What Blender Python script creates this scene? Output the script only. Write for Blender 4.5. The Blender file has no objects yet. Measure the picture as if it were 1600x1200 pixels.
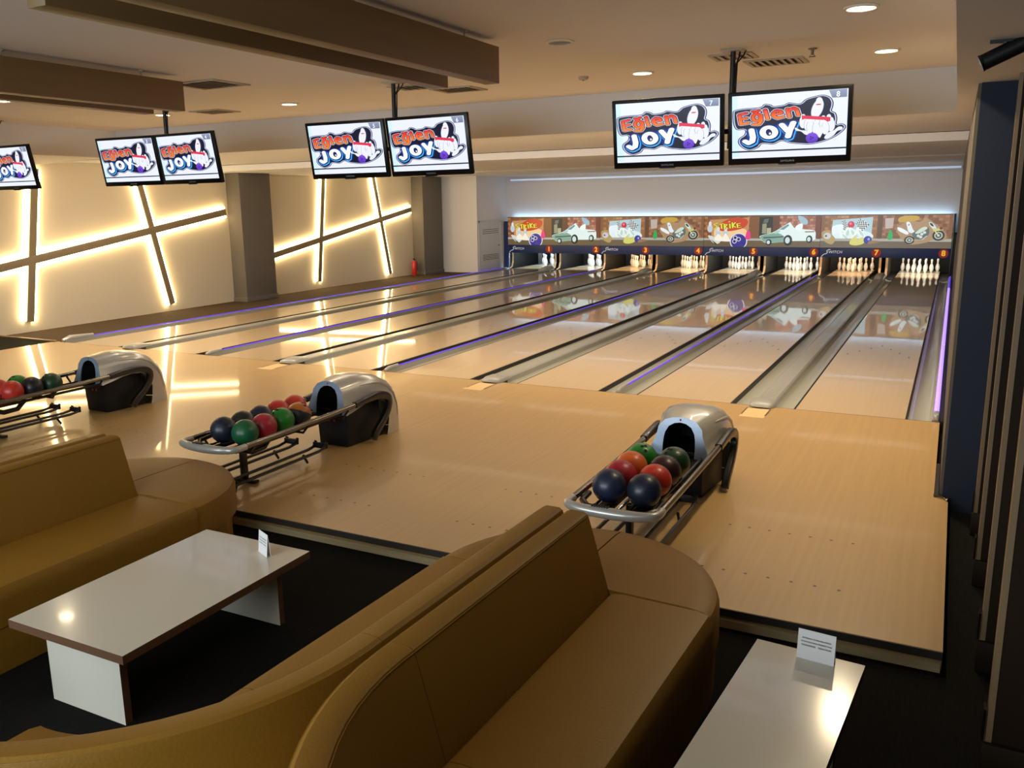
import bpy, bmesh, math, random
from mathutils import Vector, Matrix, Euler
PI = math.pi
scene = bpy.context.scene
C = scene.collection
random.seed(4)

# ------------------------------------------------------------------ camera
CAM = Vector((0.2835, -9.4463, 2.2249))
YAW, PITCH, ROLL, FOC = 0.49515, 0.20825, -0.01740, 1350.17
fwd = Vector((-math.sin(YAW) * math.cos(PITCH), math.cos(YAW) * math.cos(PITCH), -math.sin(PITCH)))
rt = Vector((math.cos(YAW), math.sin(YAW), 0))
up = rt.cross(fwd)
rt, up = rt * math.cos(ROLL) + up * math.sin(ROLL), up * math.cos(ROLL) - rt * math.sin(ROLL)
cd = bpy.data.cameras.new('camera')
cam = bpy.data.objects.new('camera', cd)
C.objects.link(cam)
cd.sensor_width = 36
cd.lens = FOC / 1600 * 36
cd.shift_x = 42.96 / 1600
cd.clip_start = .05
m = Matrix((rt, up, -fwd)).transposed().to_4x4()
m.translation = CAM
cam.matrix_world = m
scene.camera = cam

# ------------------------------------------------------------------ world, exposure
w = bpy.data.worlds.new('world')
scene.world = w
w.use_nodes = True
w.node_tree.nodes['Background'].inputs[0].default_value = (1, .85, .65, 1)
w.node_tree.nodes['Background'].inputs[1].default_value = .02
scene.view_settings.view_transform = 'Standard'
scene.view_settings.look = 'None'
scene.view_settings.exposure = 0.0
scene.view_settings.gamma = 1
scene.view_settings.use_curve_mapping = False
scene.cycles.max_bounces = 8
scene.cycles.sample_clamp_indirect = 6

WARM = (1.0, .81, .53)
# daylight through the row of windows in the wall behind the camera
WINX = (-9.0, -.6)
dl = bpy.data.lights.new('window_daylight', 'AREA'); dl.shape = 'RECTANGLE'; dl.size = 8.2; dl.size_y = 2.0
dl.energy = 490; dl.color = (.80, .92, 1.0)
dlo = bpy.data.objects.new('window_daylight', dl); C.objects.link(dlo)
dlo.location = (-4.8, -12.95, 2.05); dlo.rotation_euler = (math.radians(90), 0, 0)
# warm ceiling downlights (x, y, power in watts, lit)
DOWNLIGHTS = [(-.34, -1.16, 42, 'right-hand end of the front row, before the bulkhead', True),
              (-.36, -3.1, 23, 'cut by the top edge of the photo', True),
              (-2.46, -1.1, 6, 'just left of the right-hand screen pair', True),
              (-2.47, -3.05, 0, 'switched off, higher in the photo than the lit one below', False),
              (-6.8, -1.08, 5, 'alone on the plain ceiling left of the middle screen pair', True),
              (-8.9, -1.1, 7, 'behind the pole of the left screen pair', True),
              (-9.05, -3.2, 6, 'above the seating at far left', True),
              (-1.0, -9.7, 9, 'over the near corner sofas', True),
              (-3.9, -8.0, 4, 'over the left booth', True),
              (-6.4, -7.2, 5, 'over the far left sofa', True)]
CEIL, SOF = 3.40, 2.985

# ------------------------------------------------------------------ colour and materials
def lin(c):
    return tuple(((v / 255) / 12.92 if v <= 10 else (((v / 255) + .055) / 1.055) ** 2.4) for v in c)

MATS = {}
def mat(name, rgb, rough=.5, metal=0, coat=0, coatr=.05, emit=None, es=0, spec=.5, noise=None, bump=None):
    """noise = (scale xyz, amount): procedural mottling of the base colour."""
    if name in MATS: return MATS[name]
    m = bpy.data.materials.new(name)
    m.use_nodes = True
    nt = m.node_tree
    b = nt.nodes['Principled BSDF']
    col = (*lin(rgb), 1)
    b.inputs['Base Color'].default_value = col
    b.inputs['Roughness'].default_value = rough
    b.inputs['Metallic'].default_value = metal
    b.inputs['Coat Weight'].default_value = coat
    b.inputs['Coat Roughness'].default_value = coatr
    b.inputs['Specular IOR Level'].default_value = spec
    if emit:
        b.inputs['Emission Color'].default_value = (*emit, 1)
        b.inputs['Emission Strength'].default_value = es
    if noise or bump:
        tc = nt.nodes.new('ShaderNodeTexCoord')
        mp = nt.nodes.new('ShaderNodeMapping')
        nt.links.new(tc.outputs['Object'], mp.inputs[0])
        if noise:
            mp.inputs['Scale'].default_value = noise[0]
            n = nt.nodes.new('ShaderNodeTexNoise')
            n.inputs['Scale'].default_value = 1
            n.inputs['Detail'].default_value = 5
            nt.links.new(mp.outputs[0], n.inputs['Vector'])
            mx = nt.nodes.new('ShaderNodeMix'); mx.data_type = 'RGBA'
            a = noise[1]
            mx.inputs[6].default_value = tuple(min(1, v * (1 - a)) for v in col[:3]) + (1,)
            mx.inputs[7].default_value = tuple(min(1, v * (1 + a)) for v in col[:3]) + (1,)
            nt.links.new(n.outputs['Fac'], mx.inputs[0])
            nt.links.new(mx.outputs[2], b.inputs['Base Color'])
        if bump:
            mp2 = nt.nodes.new('ShaderNodeMapping')
            nt.links.new(tc.outputs['Object'], mp2.inputs[0])
            mp2.inputs['Scale'].default_value = bump[0]
            n2 = nt.nodes.new('ShaderNodeTexNoise'); n2.inputs['Scale'].default_value = 1
            nt.links.new(mp2.outputs[0], n2.inputs['Vector'])
            bp = nt.nodes.new('ShaderNodeBump')
            bp.inputs['Strength'].default_value = bump[1]
            bp.inputs['Distance'].default_value = .01
            nt.links.new(n2.outputs['Fac'], bp.inputs['Height'])
            nt.links.new(bp.outputs[0], b.inputs['Normal'])
    MATS[name] = m
    return m

def picture_mat(name, strength):
    """flat print or screen: colours come from the drawing's own faces, shown by emission"""
    if name in MATS: return MATS[name]
    m = bpy.data.materials.new(name); m.use_nodes = True
    nt = m.node_tree; b = nt.nodes['Principled BSDF']
    a = nt.nodes.new('ShaderNodeVertexColor'); a.layer_name = 'Col'
    nt.links.new(a.outputs[0], b.inputs['Emission Color'])
    b.inputs['Emission Strength'].default_value = strength
    b.inputs['Base Color'].default_value = (.01, .01, .01, 1)
    b.inputs['Roughness'].default_value = .25
    MATS[name] = m
    return m

M = dict(
    carpet=mat('black_ribbed_carpet', (21, 20, 18), .95, spec=.1, noise=((90, 6, 20), .5), bump=((160, 14, 20), .6)),
    sidecarpet=mat('grey_brown_carpet', (78, 66, 52), .95, spec=.1, noise=((40, 40, 40), .3)),
    ceil=mat('ceiling_paint', (222, 216, 208), .9, spec=.2),
    wall=mat('cream_wall_paint', (216, 204, 178), .75, spec=.3),
    white=mat('white_wall_paint', (216, 214, 214), .9, spec=.2),
    bulk=mat('bulkhead_paint', (220, 219, 218), .9, spec=.2),
    navy=mat('navy_wall_paint', (42, 48, 62), .85, spec=.2),
    sidewall=mat('side_wall_trim_paint', (92, 84, 72), .75),
    pillar=mat('grey_pillar_paint', (112, 106, 96), .7, spec=.3),
    approach=mat('maple_approach_boards', (184, 149, 94), .42, coat=.55, coatr=.05, noise=((28, .7, 1), .13)),
    lane=mat('maple_lane_boards', (212, 184, 142), .3, coat=1, coatr=.03, noise=((30, .5, 1), .1)),
    pindeck=mat('pale_pin_deck', (225, 215, 195), .35, coat=.5),
    nosing=mat('dark_rubber_nosing', (54, 48, 40), .7),
    stepwood=mat('raw_plywood_step', (184, 168, 128), .8, noise=((3, 60, 60), .25)),
    gutter=mat('grey_plastic_gutter', (176, 174, 156), .3, coat=.4, noise=((6, .6, 6), .12)),
    gap=mat('black_gap', (14, 13, 12), .6),
    cap=mat('grey_track_cap', (150, 148, 136), .35, coat=.3),
    silver=mat('silver_moulding', (186, 186, 180), .28, metal=.4, coat=.5),
    bluesilver=mat('blue_grey_moulding', (140, 156, 178), .3, metal=.2, coat=.4),
    chrome=mat('brushed_steel_tube', (128, 124, 116), .18, metal=1),
    blackmetal=mat('black_metal', (15, 15, 15), .35, coat=.2),
    blackplastic=mat('black_plastic', (13, 13, 15), .5, spec=.35),
    bezel=mat('gloss_black_bezel', (10, 10, 12), .3, spec=.3),
    leather=mat('mustard_leatherette', (140, 101, 30), .5, spec=.3, noise=((3, 3, 3), .08), bump=((90, 90, 90), .12)),
    laminate=mat('white_laminate', (208, 202, 186), .16, coat=.3, coatr=.06),
    edge=mat('brown_edge_banding', (96, 66, 44), .5, noise=((2, 30, 30), .2)),
    paper=mat('white_card', (232, 230, 230), .7),
    ink=mat('black_ink', (26, 26, 30), .7),
    beam=mat('veneer_beam', (122, 96, 58), .55, noise=((14, 1, 14), .12)),
    fin=mat('dark_veneer_fin', (36, 24, 11), .6, spec=.15, noise=((10, 10, 1), .15)),
    finedge=mat('light_veneer_edge', (126, 102, 72), .5),
    darkbar=mat('dark_bronze_channel', (146, 130, 100), .55),
    red=mat('red_enamel', (190, 30, 26), .35, coat=.3),
    kick=mat('worn_kickback_board', (172, 138, 100), .6, noise=((6, 6, 2), .25)),
    pinwhite=mat('white_pin_coating', (240, 236, 226), .25, coat=.5),
    vent=mat('grey_ceiling_vent', (120, 110, 98), .6),
    louvre=mat('pale_vent_louvre', (176, 164, 146), .5),
    label=mat('cream_sticker', (210, 178, 122), .6),
    bluepit=mat('blue_ball_pit_curtain', (40, 56, 110), .7),
    led=mat('warm_led_tube', (255, 235, 200), .4, emit=(1.0, .76, .40), es=17),
    ledpurple=mat('violet_led_tube', (90, 60, 200), .3, emit=(.16, .07, 1.0), es=.55),
    ledviolet=mat('bright_violet_led_tube', (150, 120, 255), .3, emit=(.40, .25, 1.0), es=1.4),
    ledblue=mat('cool_white_led_strip', (220, 235, 255), .3, emit=(.50, .74, 1.0), es=15),
    lens=mat('downlight_lens', (255, 240, 210), .3, emit=(1.0, .80, .50), es=14),
    lensoff=mat('unlit_downlight_lens', (96, 84, 66), .3),
    ring=mat('downlight_ring', (225, 214, 196), .5),
    pitdark=mat('black_pit', (9, 9, 10), .8),
    number=mat('yellow_numeral', (250, 200, 40), .5, emit=(.95, .50, .04), es=.5),
    disc=mat('red_number_disc', (150, 24, 18), .5, emit=(.45, .015, .01), es=.25),
    band=mat('navy_masking_band', (40, 58, 112), .45),
    brand=mat('white_brand_lettering', (235, 235, 240), .5, emit=(.8, .85, 1), es=.35),
    tvbrand=mat('grey_brand_lettering', (150, 150, 156), .4),
    door=mat('grey_white_door_paint', (200, 202, 204), .6),
)

# ------------------------------------------------------------------ mesh helpers
class MB:
    def __init__(s): s.v = []; s.f = []; s.mi = []; s.cur = 0
    def add(s, vs, fs):
        o = len(s.v); s.v += [tuple(v) for v in vs]
        for f in fs: s.f.append(tuple(i + o for i in f)); s.mi.append(s.cur)
        return s
    def box(s, x0, x1, y0, y1, z0, z1):
        return s.hexa([(x0, y0, z0), (x1, y0, z0), (x1, y1, z0), (x0, y1, z0), (x0, y0, z1), (x1, y0, z1), (x1, y1, z1), (x0, y1, z1)])
    def hexa(s, p):
        return s.add(p, [(3, 2, 1, 0), (4, 5, 6, 7), (0, 1, 5, 4), (1, 2, 6, 5), (2, 3, 7, 6), (3, 0, 4, 7)])
    def quad(s, a, b, c, d): return s.add([a, b, c, d], [(0, 1, 2, 3)])
    def loft(s, rings, closed=True, caps=True):
        n = len(rings[0]); vs = [v for r in rings for v in r]; fs = []
        for i in range(len(rings) - 1):
            for j in range(n if closed else n - 1):
                k = (j + 1) % n
                fs.append((i * n + j, i * n + k, (i + 1) * n + k, (i + 1) * n + j))
        if caps and closed:
            fs.append(tuple(range(n))[::-1]); fs.append(tuple(range((len(rings) - 1) * n, len(rings) * n)))
        return s.add(vs, fs)
    def tube(s, pts, r, n=10, caps=True):
        pts = [Vector(p) for p in pts]; rings = []
        prev = None
        for i, p in enumerate(pts):
            d = (pts[min(i + 1, len(pts) - 1)] - pts[max(i - 1, 0)]).normalized()
            if prev is None:
                a = Vector((0, 0, 1)) if abs(d.z) < .9 else Vector((1, 0, 0))
                prev = d.cross(a).normalized()
            u = (prev - d * prev.dot(d)).normalized(); prev = u
            v = d.cross(u)
            rr = r[i] if isinstance(r, (list, tuple)) else r
            rings.append([p + (u * math.cos(2 * PI * k / n) + v * math.sin(2 * PI * k / n)) * rr for k in range(n)])
        return s.loft(rings, True, caps)
    def lathe(s, prof, c=(0, 0, 0), n=20):
        rings = [[(c[0] + r * math.cos(2 * PI * k / n), c[1] + r * math.sin(2 * PI * k / n), c[2] + z) for k in range(n)] for r, z in prof]
        return s.loft(rings, True, True)
    def sphere(s, c, r, nu=24, nv=14):
        prof = [(max(1e-4, r * math.sin(PI * i / nv)), -r * math.cos(PI * i / nv)) for i in range(nv + 1)]
        return s.lathe(prof, c, nu)
    def build(s, name, mats, parent=None, smooth=False, bevel=0, seg=2, loc=None, angle=40):
        me = bpy.data.meshes.new(name)
        me.from_pydata(s.v, [], s.f)
        for mm in (mats if isinstance(mats, (list, tuple)) else [mats]): me.materials.append(mm)
        me.polygons.foreach_set('material_index', s.mi)
        bm = bmesh.new(); bm.from_mesh(me)
        bmesh.ops.recalc_face_normals(bm, faces=bm.faces)
        if bevel:
            ed = [e for e in bm.edges if len(e.link_faces) == 2 and e.calc_face_angle(0) > .5]
            bmesh.ops.bevel(bm, geom=ed, offset=bevel, segments=seg, affect='EDGES', profile=.5, clamp_overlap=True)
        bm.to_mesh(me); bm.free()
        if smooth or bevel:
            me.polygons.foreach_set('use_smooth', [True] * len(me.polygons))
            me.set_sharp_from_angle(angle=math.radians(angle))
        me.update()
        return link(name, me, parent, loc)

def link(name, me, parent=None, loc=None):
    o = bpy.data.objects.new(name, me); C.objects.link(o)
    if parent: o.parent = parent
    if loc: o.location = loc
    return o
def tag(o, label, cat, group=None):
    o['label'] = label; o['category'] = cat
    if group: o['group'] = group
    return o
def thing(name, label, cat, loc=(0, 0, 0), rz=0, group=None):
    o = bpy.data.objects.new(name, None); C.objects.link(o)
    o.empty_display_size = .1
    o.location = loc; o.rotation_euler = (0, 0, rz)
    return tag(o, label, cat, group)
def struct(name, mb, m, parent=None, **k):
    o = mb.build(name, m, parent, **k)
    if not parent: o['kind'] = 'structure'
    return o
def dup(root, label=None, group=None, loc=None, rz=None):
    r = root.copy(); C.objects.link(r)
    if label: r['label'] = label
    if group: r['group'] = group
    if loc: r.location = loc
    if rz is not None: r.rotation_euler = (0, 0, rz)
    for ch in list(root.children):
        c = ch.copy(); C.objects.link(c); c.parent = r
        for g in ch.children:
            d = g.copy(); C.objects.link(d); d.parent = c
    return r
def sm(a, b, n): return [a + (b - a) * i / n for i in range(n + 1)]
def arc(cx, cy, r, a0, a1, n, ry=None):
    return [(cx + r * math.cos(math.radians(a)), cy + (ry or r) * math.sin(math.radians(a))) for a in sm(a0, a1, n)]
def text_mesh(body, size, bold=0, shear=0, align='CENTER', space=1):
    cu = bpy.data.curves.new('lettering', 'FONT'); cu.body = body; cu.size = size
    cu.align_x = align; cu.align_y = 'CENTER'; cu.offset = bold; cu.shear = shear; cu.resolution_u = 3; cu.space_character = space
    o = bpy.data.objects.new('lettering_source', cu); C.objects.link(o)
    dg = bpy.context.evaluated_depsgraph_get()
    me = bpy.data.meshes.new_from_object(o.evaluated_get(dg))
    bpy.data.objects.remove(o); bpy.data.curves.remove(cu)
    me.materials.clear()
    return me
def text(name, body, size, m, parent, loc, rot=(PI / 2, 0, 0), **k):
    me = text_mesh(body, size, **k); me.materials.append(m)
    o = link(name, me, parent, loc); o.rotation_euler = rot
    return o

class Art:
    """flat drawing in the xz plane (x right, z up), layers stacked a fraction of a millimetre towards -y"""
    def __init__(s, step=.0004): s.l = []; s.step = step; s.k = 0
    def layer(s): s.k += 1
    def poly(s, pts, col, col2=None, new=True):
        if new: s.k += 1
        s.l.append((list(pts), s.k, col, col2)); return s
    def disc(s, x, y, r, col, ry=None, n=24, col2=None, rot=0, new=True):
        ca, sa = math.cos(rot), math.sin(rot); ry = ry or r
        pts = []
        for i in range(n):
            a = 2 * PI * i / n; px, py = r * math.cos(a), ry * math.sin(a)
            pts.append((x + px * ca - py * sa, y + px * sa + py * ca))
        return s.poly(pts, col, col2, new)
    def stroke(s, lines, wd, col, col2=None):
        s.k += 1
        ys = [p[1] for l in lines for p in l]; lo, hi = min(ys) - wd / 2, max(ys) + wd / 2
        for l in lines:
            for p in l: s.l.append(([(p[0] + wd / 2 * math.cos(a * PI / 6), p[1] + wd / 2 * math.sin(a * PI / 6)) for a in range(12)], s.k, col, (col2, lo, hi) if col2 else None))
            for a, b in zip(l, l[1:]):
                d = (Vector(b) - Vector(a)); 
                if d.length < 1e-6: continue
                n = Vector((-d.y, d.x)).normalized() * wd / 2
                a, b = Vector(a), Vector(b)
                s.l.append(([a - n, b - n, b + n, a + n], s.k, col, (col2, lo, hi) if col2 else None))
        return s
    def build(s, name, m, parent, fn, loc=None, clamp=False):
        vs, fs, cols = [], [], []
        for pts, k, c, c2 in s.l:
            o = len(vs); q = [fn(min(1, max(0, p[0])), min(1, max(0, p[1]))) if clamp else fn(*p) for p in pts]
            vs += [(x, -s.step * k, z) for x, z in q]; fs.append(tuple(range(o, o + len(pts))))
            if c2 and not isinstance(c2[0], (tuple, list)): c2 = (c2, min(p[1] for p in pts), max(p[1] for p in pts))
            for p in pts:
                if c2:
                    t = (p[1] - c2[1]) / max(1e-6, c2[2] - c2[1])
                    cols.append(tuple(a + (b - a) * t for a, b in zip(lin(c), lin(c2[0]))))
                else: cols.append(lin(c))
        me = bpy.data.meshes.new(name); me.from_pydata(vs, [], fs)
        at = me.color_attributes.new('Col', 'FLOAT_COLOR', 'CORNER')
        i = 0
        for p in me.polygons:
            for li in p.loop_indices:
                at.data[li].color = (*cols[me.loops[li].vertex_index], 1)
        me.materials.append(m); me.update()
        o = link(name, me, parent, loc)
        return o
def spline(pts, closed=True, n=4):
    P = [Vector(p) for p in pts]; out = []; N = len(P)
    rng = range(N) if closed else range(N - 1)
    for i in rng:
        p0, p1, p2, p3 = (P[(i - 1) % N], P[i], P[(i + 1) % N], P[(i + 2) % N]) if closed else (P[max(i - 1, 0)], P[i], P[i + 1], P[min(i + 2, N - 1)])
        for k in range(n):
            t = k / n
            out.append(tuple(.5 * ((2 * p1) + (p2 - p0) * t + (2 * p0 - 5 * p1 + 4 * p2 - p3) * t * t + (3 * p1 - p0 - 3 * p2 + p3) * t ** 3)))
    if not closed: out.append(tuple(P[-1]))
    return out
def inset(pts, d):
    P = [Vector(p) for p in pts]; N = len(P)
    ar = sum(P[i].x * P[(i + 1) % N].y - P[(i + 1) % N].x * P[i].y for i in range(N))
    s = 1 if ar > 0 else -1; out = []
    for i in range(N):
        t = (P[(i + 1) % N] - P[i - 1]).normalized()
        out.append(tuple(P[i] + Vector((-t.y, t.x)) * d * s))
    return out

# ================================================================== THE SETTING
XL, XR, YB = -14.72, .345, 17.1            # left wall, right wall, back wall
APL, APR, APF = -13.18, .405, -4.944        # approach
PITCHX, LW, WN, WW = 3.2989, 1.054, .4996, .6913
LANE = {}
x = 0.0
for l in range(8, 0, -1):
    LANE[l] = (x - LW, x); x -= LW + (WW if l % 2 == 0 else WN)
PAIR = [-LW - WW / 2 - PITCHX * i for i in range(4)]     # centre line of each lane pair, right to left

struct('floor', MB().box(-15.2, 3.2, -12.6, -.02, -.2, -.1).box(-15.2, APL, APF + .03, -.06, -.099, -.004), M['carpet'])
struct('floor_side', MB().box(XL - .3, LANE[1][0] - .44, -.0, 17.2, -.2, -.006), M['sidecarpet'])
struct('ceiling', MB().box(-15.2, 3.2, -12.6, .3, CEIL, CEIL + .1), M['ceil'])
b = MB()
b.box(-15.2, .9, .25, .45, SOF, CEIL + .05)                     # bulkhead face over the foul line
b.box(-15.2, .9, .45, 5.0, SOF + .11, SOF + .2)  # soffit raised to hold the added strip lamps
b.box(-15.2, .9, .45, .47, SOF, SOF + .12)
b.box(-15.2, .9, 5.0, 10.0, SOF - .022, SOF + .1)
b.box(-15.2, .9, 10.0, 10.02, SOF - .044, SOF + .1)  # lip made to hide the farther row of added lamps
b.box(-15.2, .9, 10.02, 17.3, SOF + .03, SOF + .1)
struct('trim_1', b, M['bulk'])
struct('trim_2', MB().box(XL - .3, -11.45, -12.6, .26, 2.99, CEIL + .05), M['bulk'])        # dropped ceiling along the left wall
struct('trim_3', MB().box(.215, 3.2, -12.6, .26, 2.955, CEIL + .05), M['bulk'])              # dropped ceiling on the right
struct('wall_left', MB().box(XL - .2, XL, -12.6, 15.0, -.1, CEIL), M['wall'])
struct('wall_back', MB().box(-13.3, .9, YB, YB + .15, 1.2, CEIL).box(-15, -13.06, 14.95, 15.05, -.1, CEIL).box(-13.3, -13.1, 15.0, 20.2, -.1, CEIL), M['white'])
struct('wall_right', MB().box(XR, XR + .25, -2.38, 20.2, -.2, 2.97), M['sidewall'])
struct('wall_corner', MB().box(XR + .02, 3.2, -2.43, -2.38, -.2, 2.955), M['navy'])
struct('wall_side', MB().box(1.5, 1.7, -12.6, -2.43, -.2, 2.97), M['fin'])
struct('wall_front', MB().box(-15.2, WINX[0], -12.7, -12.6, -.2, CEIL + .1).box(WINX[1], 3.2, -12.7, -12.6, -.2, CEIL + .1).box(WINX[0], WINX[1], -12.7, -12.6, -.2, 1.0).box(WINX[0], WINX[1], -12.7, -12.6, 3.05, CEIL + .1), M['wall'])
wf = MB().box(WINX[0], WINX[1], -12.68, -12.62, 1.0, 1.06).box(WINX[0], WINX[1], -12.68, -12.62, 2.99, 3.05)
for k in range(7):
    xk = WINX[0] + .03 + (WINX[1] - WINX[0] - .06) * k / 6
    wf.box(xk - .03, xk + .03, -12.68, -12.62, 1.06, 2.99)
struct('window_1', wf, M['white'])

# pit behind the masking units
struct('floor_pit', MB().box(-13.1, XR, 16.97, 19.4, -.3, -.09), M['pitdark'])
struct('wall_pit', MB().box(-13.1, XR, 20.0, 20.15, -.3, 3).box(-13.1, XR, 17.05, 20.1, 1.15, 1.2).box(-13.1, XR, 19.35, 20.0, -.3, -.1), M['pitdark'])
struct('trim_4', MB().box(-12.95, .33, YB - .06, YB - .003, 2.86, 2.935), M['white'], bevel=.008)     # pale housing along the top of the back wall
# door in the short side wall
d = struct('door_1', MB().box(-13.1, -13.055, 15.12, 16.5, 0, 1.56), M['door'], bevel=.004)
f = MB()
f.box(-13.1, -13.04, 15.04, 15.12, 0, 1.62).box(-13.1, -13.04, 16.5, 16.58, 0, 1.62).box(-13.1, -13.04, 15.04, 16.58, 1.56, 1.62)
struct('frame', f, M['door'], d)
for k in range(7):
    z = .36 + .05 * k if k < 4 else 1.2 + .06 * (k - 4)
    struct('groove', MB().box(-13.056, -13.048, 15.3, 16.4, z, z + .018), M['pillar'], d)
struct('handle', MB().tube([(-13.05, 16.38, .8), (-13.0, 16.38, .8), (-13.0, 16.28, .8)], .012), M['chrome'], d, smooth=True)
# skirting-like trim at the end of the approach beside the left wall
struct('trim_5', MB().box(XL, APL + .05, -.06, .0, -.02, .018), M['finedge'])

# pillars on the left wall
for y0, y1, lab in ((5.86, 6.9, 'square grey pillar on the left wall between the two lit panels'), (13.75, 14.9, 'square grey pillar at the far end of the left wall beside the fire extinguisher')):
    t = thing('pillar', lab, 'pillar', (XL, y0, 0), group=None)
    MB().box(0, .42, 0, y1 - y0, -.01, 3.0).build('shaft', M['pillar'], t, bevel=.012)
    MB().box(-.0, .435, -.015, y1 - y0 + .015, -.008, .1).build('base_strip', M['pillar'], t, bevel=.004)

# strip lamps added unseen behind the bulkhead lip to brighten lanes and back wall
for i in range(4):
    xc = PAIR[i] + .1
    t = thing('added_strip_lamp', 'added unseen strip lamp in the ceiling recess behind the bulkhead above the %s lane pair' % ['rightmost', 'right-centre', 'left-centre', 'leftmost'][i], 'lamp', (xc, .75, SOF + .11), group='added strip lamps behind the bulkhead')
    MB().box(-1.4, 1.4, -.05, .05, -.05, 0).build('housing', M['white'], t)
    MB().box(-1.38, 1.38, -.03, .03, -.06, -.05).build('diffuser', M['lensoff'], t)
    ld = bpy.data.lights.new('added_strip_light', 'AREA'); ld.shape = 'RECTANGLE'; ld.size = 2.7; ld.size_y = .06
    ld.energy = 100; ld.color = (1, .84, .68)
    lo = bpy.data.objects.new('added_strip_light', ld); C.objects.link(lo); lo.parent = t
    lo.location = (0, .02, -.064); lo.rotation_euler = (math.radians(22), 0, 0)
    t2 = dup(t, 'added unseen strip lamp behind the farther ceiling step above the %s lane pair' % ['rightmost', 'right-centre', 'left-centre', 'leftmost'][i], loc=(xc, 10.25, SOF + .085))
    for c in t2.children:
        if c.type == 'LIGHT':
            c.data = c.data.copy(); c.data.energy = 42; c.data.color = (1, .93, .86); c.rotation_euler = (math.radians(62), 0, 0)

# ------------------------------------------------------------------ light lines on the left wall
def light_lines(lines, label):
    """crossing dark channels standing off the wall, an LED tube along each side; ends are (y, z) on the wall"""
    y0 = lines[0][0][0]
    t = thing('wall_light_lines', label, 'light', (XL + .002, y0, 0), group='LED light lines on the left wall')
    for i, (a, bb) in enumerate(lines):
        a, bb = Vector(a), Vector(bb); L = (bb - a).length; ang = math.atan2(bb.y - a.y, bb.x - a.x)
        R = Euler((ang, 0, 0)); loc = (0, a.x - y0, a.y)
        h = .088 - .002 * i
        o = MB().box(.002, h, 0, L, -.074, .074).build('channel', M['darkbar'], t, bevel=.006)
        o.location = loc; o.rotation_euler = R
        for s in (-1, 1):
            o = MB().tube([(.036, 0.0, .1 * s), (.036, L, .1 * s)], .034, 8).build('led_tube', M['led'], t, smooth=True)
            o.location = loc; o.rotation_euler = R
light_lines([((-1.6, .935), (5.72, 2.085)), ((1.03, 2.96), (.57, .19)), ((3.29, 2.96), (3.925, .15))], 'three crossing LED light lines on the nearer left wall panel')
light_lines([((6.98, .95), (13.6, 2.02)), ((9.38, 2.96), (8.98, .19)), ((11.66, 2.96), (12.35, .13))], 'three crossing LED light lines on the farther left wall panel between the pillars')

# ================================================================== APPROACH AND LANES
t = thing('approach_deck', 'wide maple approach floor between the seating and the foul line', 'floor', (0, 0, 0))
MB().box(APL, .31, APF, -.004, -.099, 0).box(.31, APR, APF, -2.435, -.099, 0).build('deck', M['approach'], t)
MB().box(APL, APR, APF - .012, APF, -.04, .003).build('edge_nosing', M['nosing'], t)
MB().box(APL, APR - .005, APF - .03, APF - .001, -.0985, -.052).build('step_strip', M['stepwood'], t)
dm = MB()
for l in range(1, 9):
    c = sum(LANE[l]) / 2
    for yy in (-4.43, -3.66):
        for k in range(-3, 4):
            dm.add([(c + k * .1317 + .011 * math.cos(a * PI / 4), yy + .011 * math.sin(a * PI / 4), .0008) for a in range(8)], [tuple(range(8))])
o = dm.build('marker_dots', M['edge'], t); o['kind'] = 'stuff'
MB().box(.311, .34, -2.43, -1.55, -.05, .012).build('corner_bracket', M['blackmetal'], t)
MB().tube([(.31, -2.43, .012), (.345, -2.45, .014), (.38, -2.47, .012), (.405, -2.52, .008)], .008, 6).build('steel_edge', M['chrome'], t, smooth=True)
LN = {1: 'leftmost lane', 2: 'second lane from the left', 3: 'third lane from the left', 4: 'fourth lane from the left', 5: 'fourth lane from the right', 6: 'third lane from the right', 7: 'second lane from the right', 8: 'rightmost lane'}
for l in range(1, 9):
    x0, x1 = LANE[l]
    t = thing('bowling_lane', 'glossy maple bowling lane, the %s' % LN[l], 'lane', (x0, 0, 0), group='bowling lanes')
    MB().box(0, LW, .004, 17.95, -.06, 0).build('lane_boards', M['lane'], t)
    MB().box(0, LW, 17.95, 19.35, -.06, .0).build('pin_deck', M['pindeck'], t)
    dm = MB()
    for k in (-4, -3, -2, 2, 3, 4):
        dm.add([(LW / 2 + k * .1 + .01 * math.cos(a * PI / 4), 2.1 + .01 * math.sin(a * PI / 4), .0006) for a in range(8)], [tuple(range(8))])
    for k in range(-3, 4):
        yy = 4.6 - abs(k) * .3
        dm.add([(LW / 2 + k * .1317 - .015, yy, .0006), (LW / 2 + k * .1317 + .015, yy, .0006), (LW / 2 + k * .1317, yy + .15, .0006)], [(0, 1, 2)])
    o = dm.build('lane_markers', M['edge'], t); o['kind'] = 'stuff'
MB_FOUL = MB().box(LANE[1][0], .31, -.004, .004, -.02, .0004)
tag(MB_FOUL.build('foul_line', M['nosing']), 'thin dark foul line joint across all eight lanes', 'line')

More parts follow.
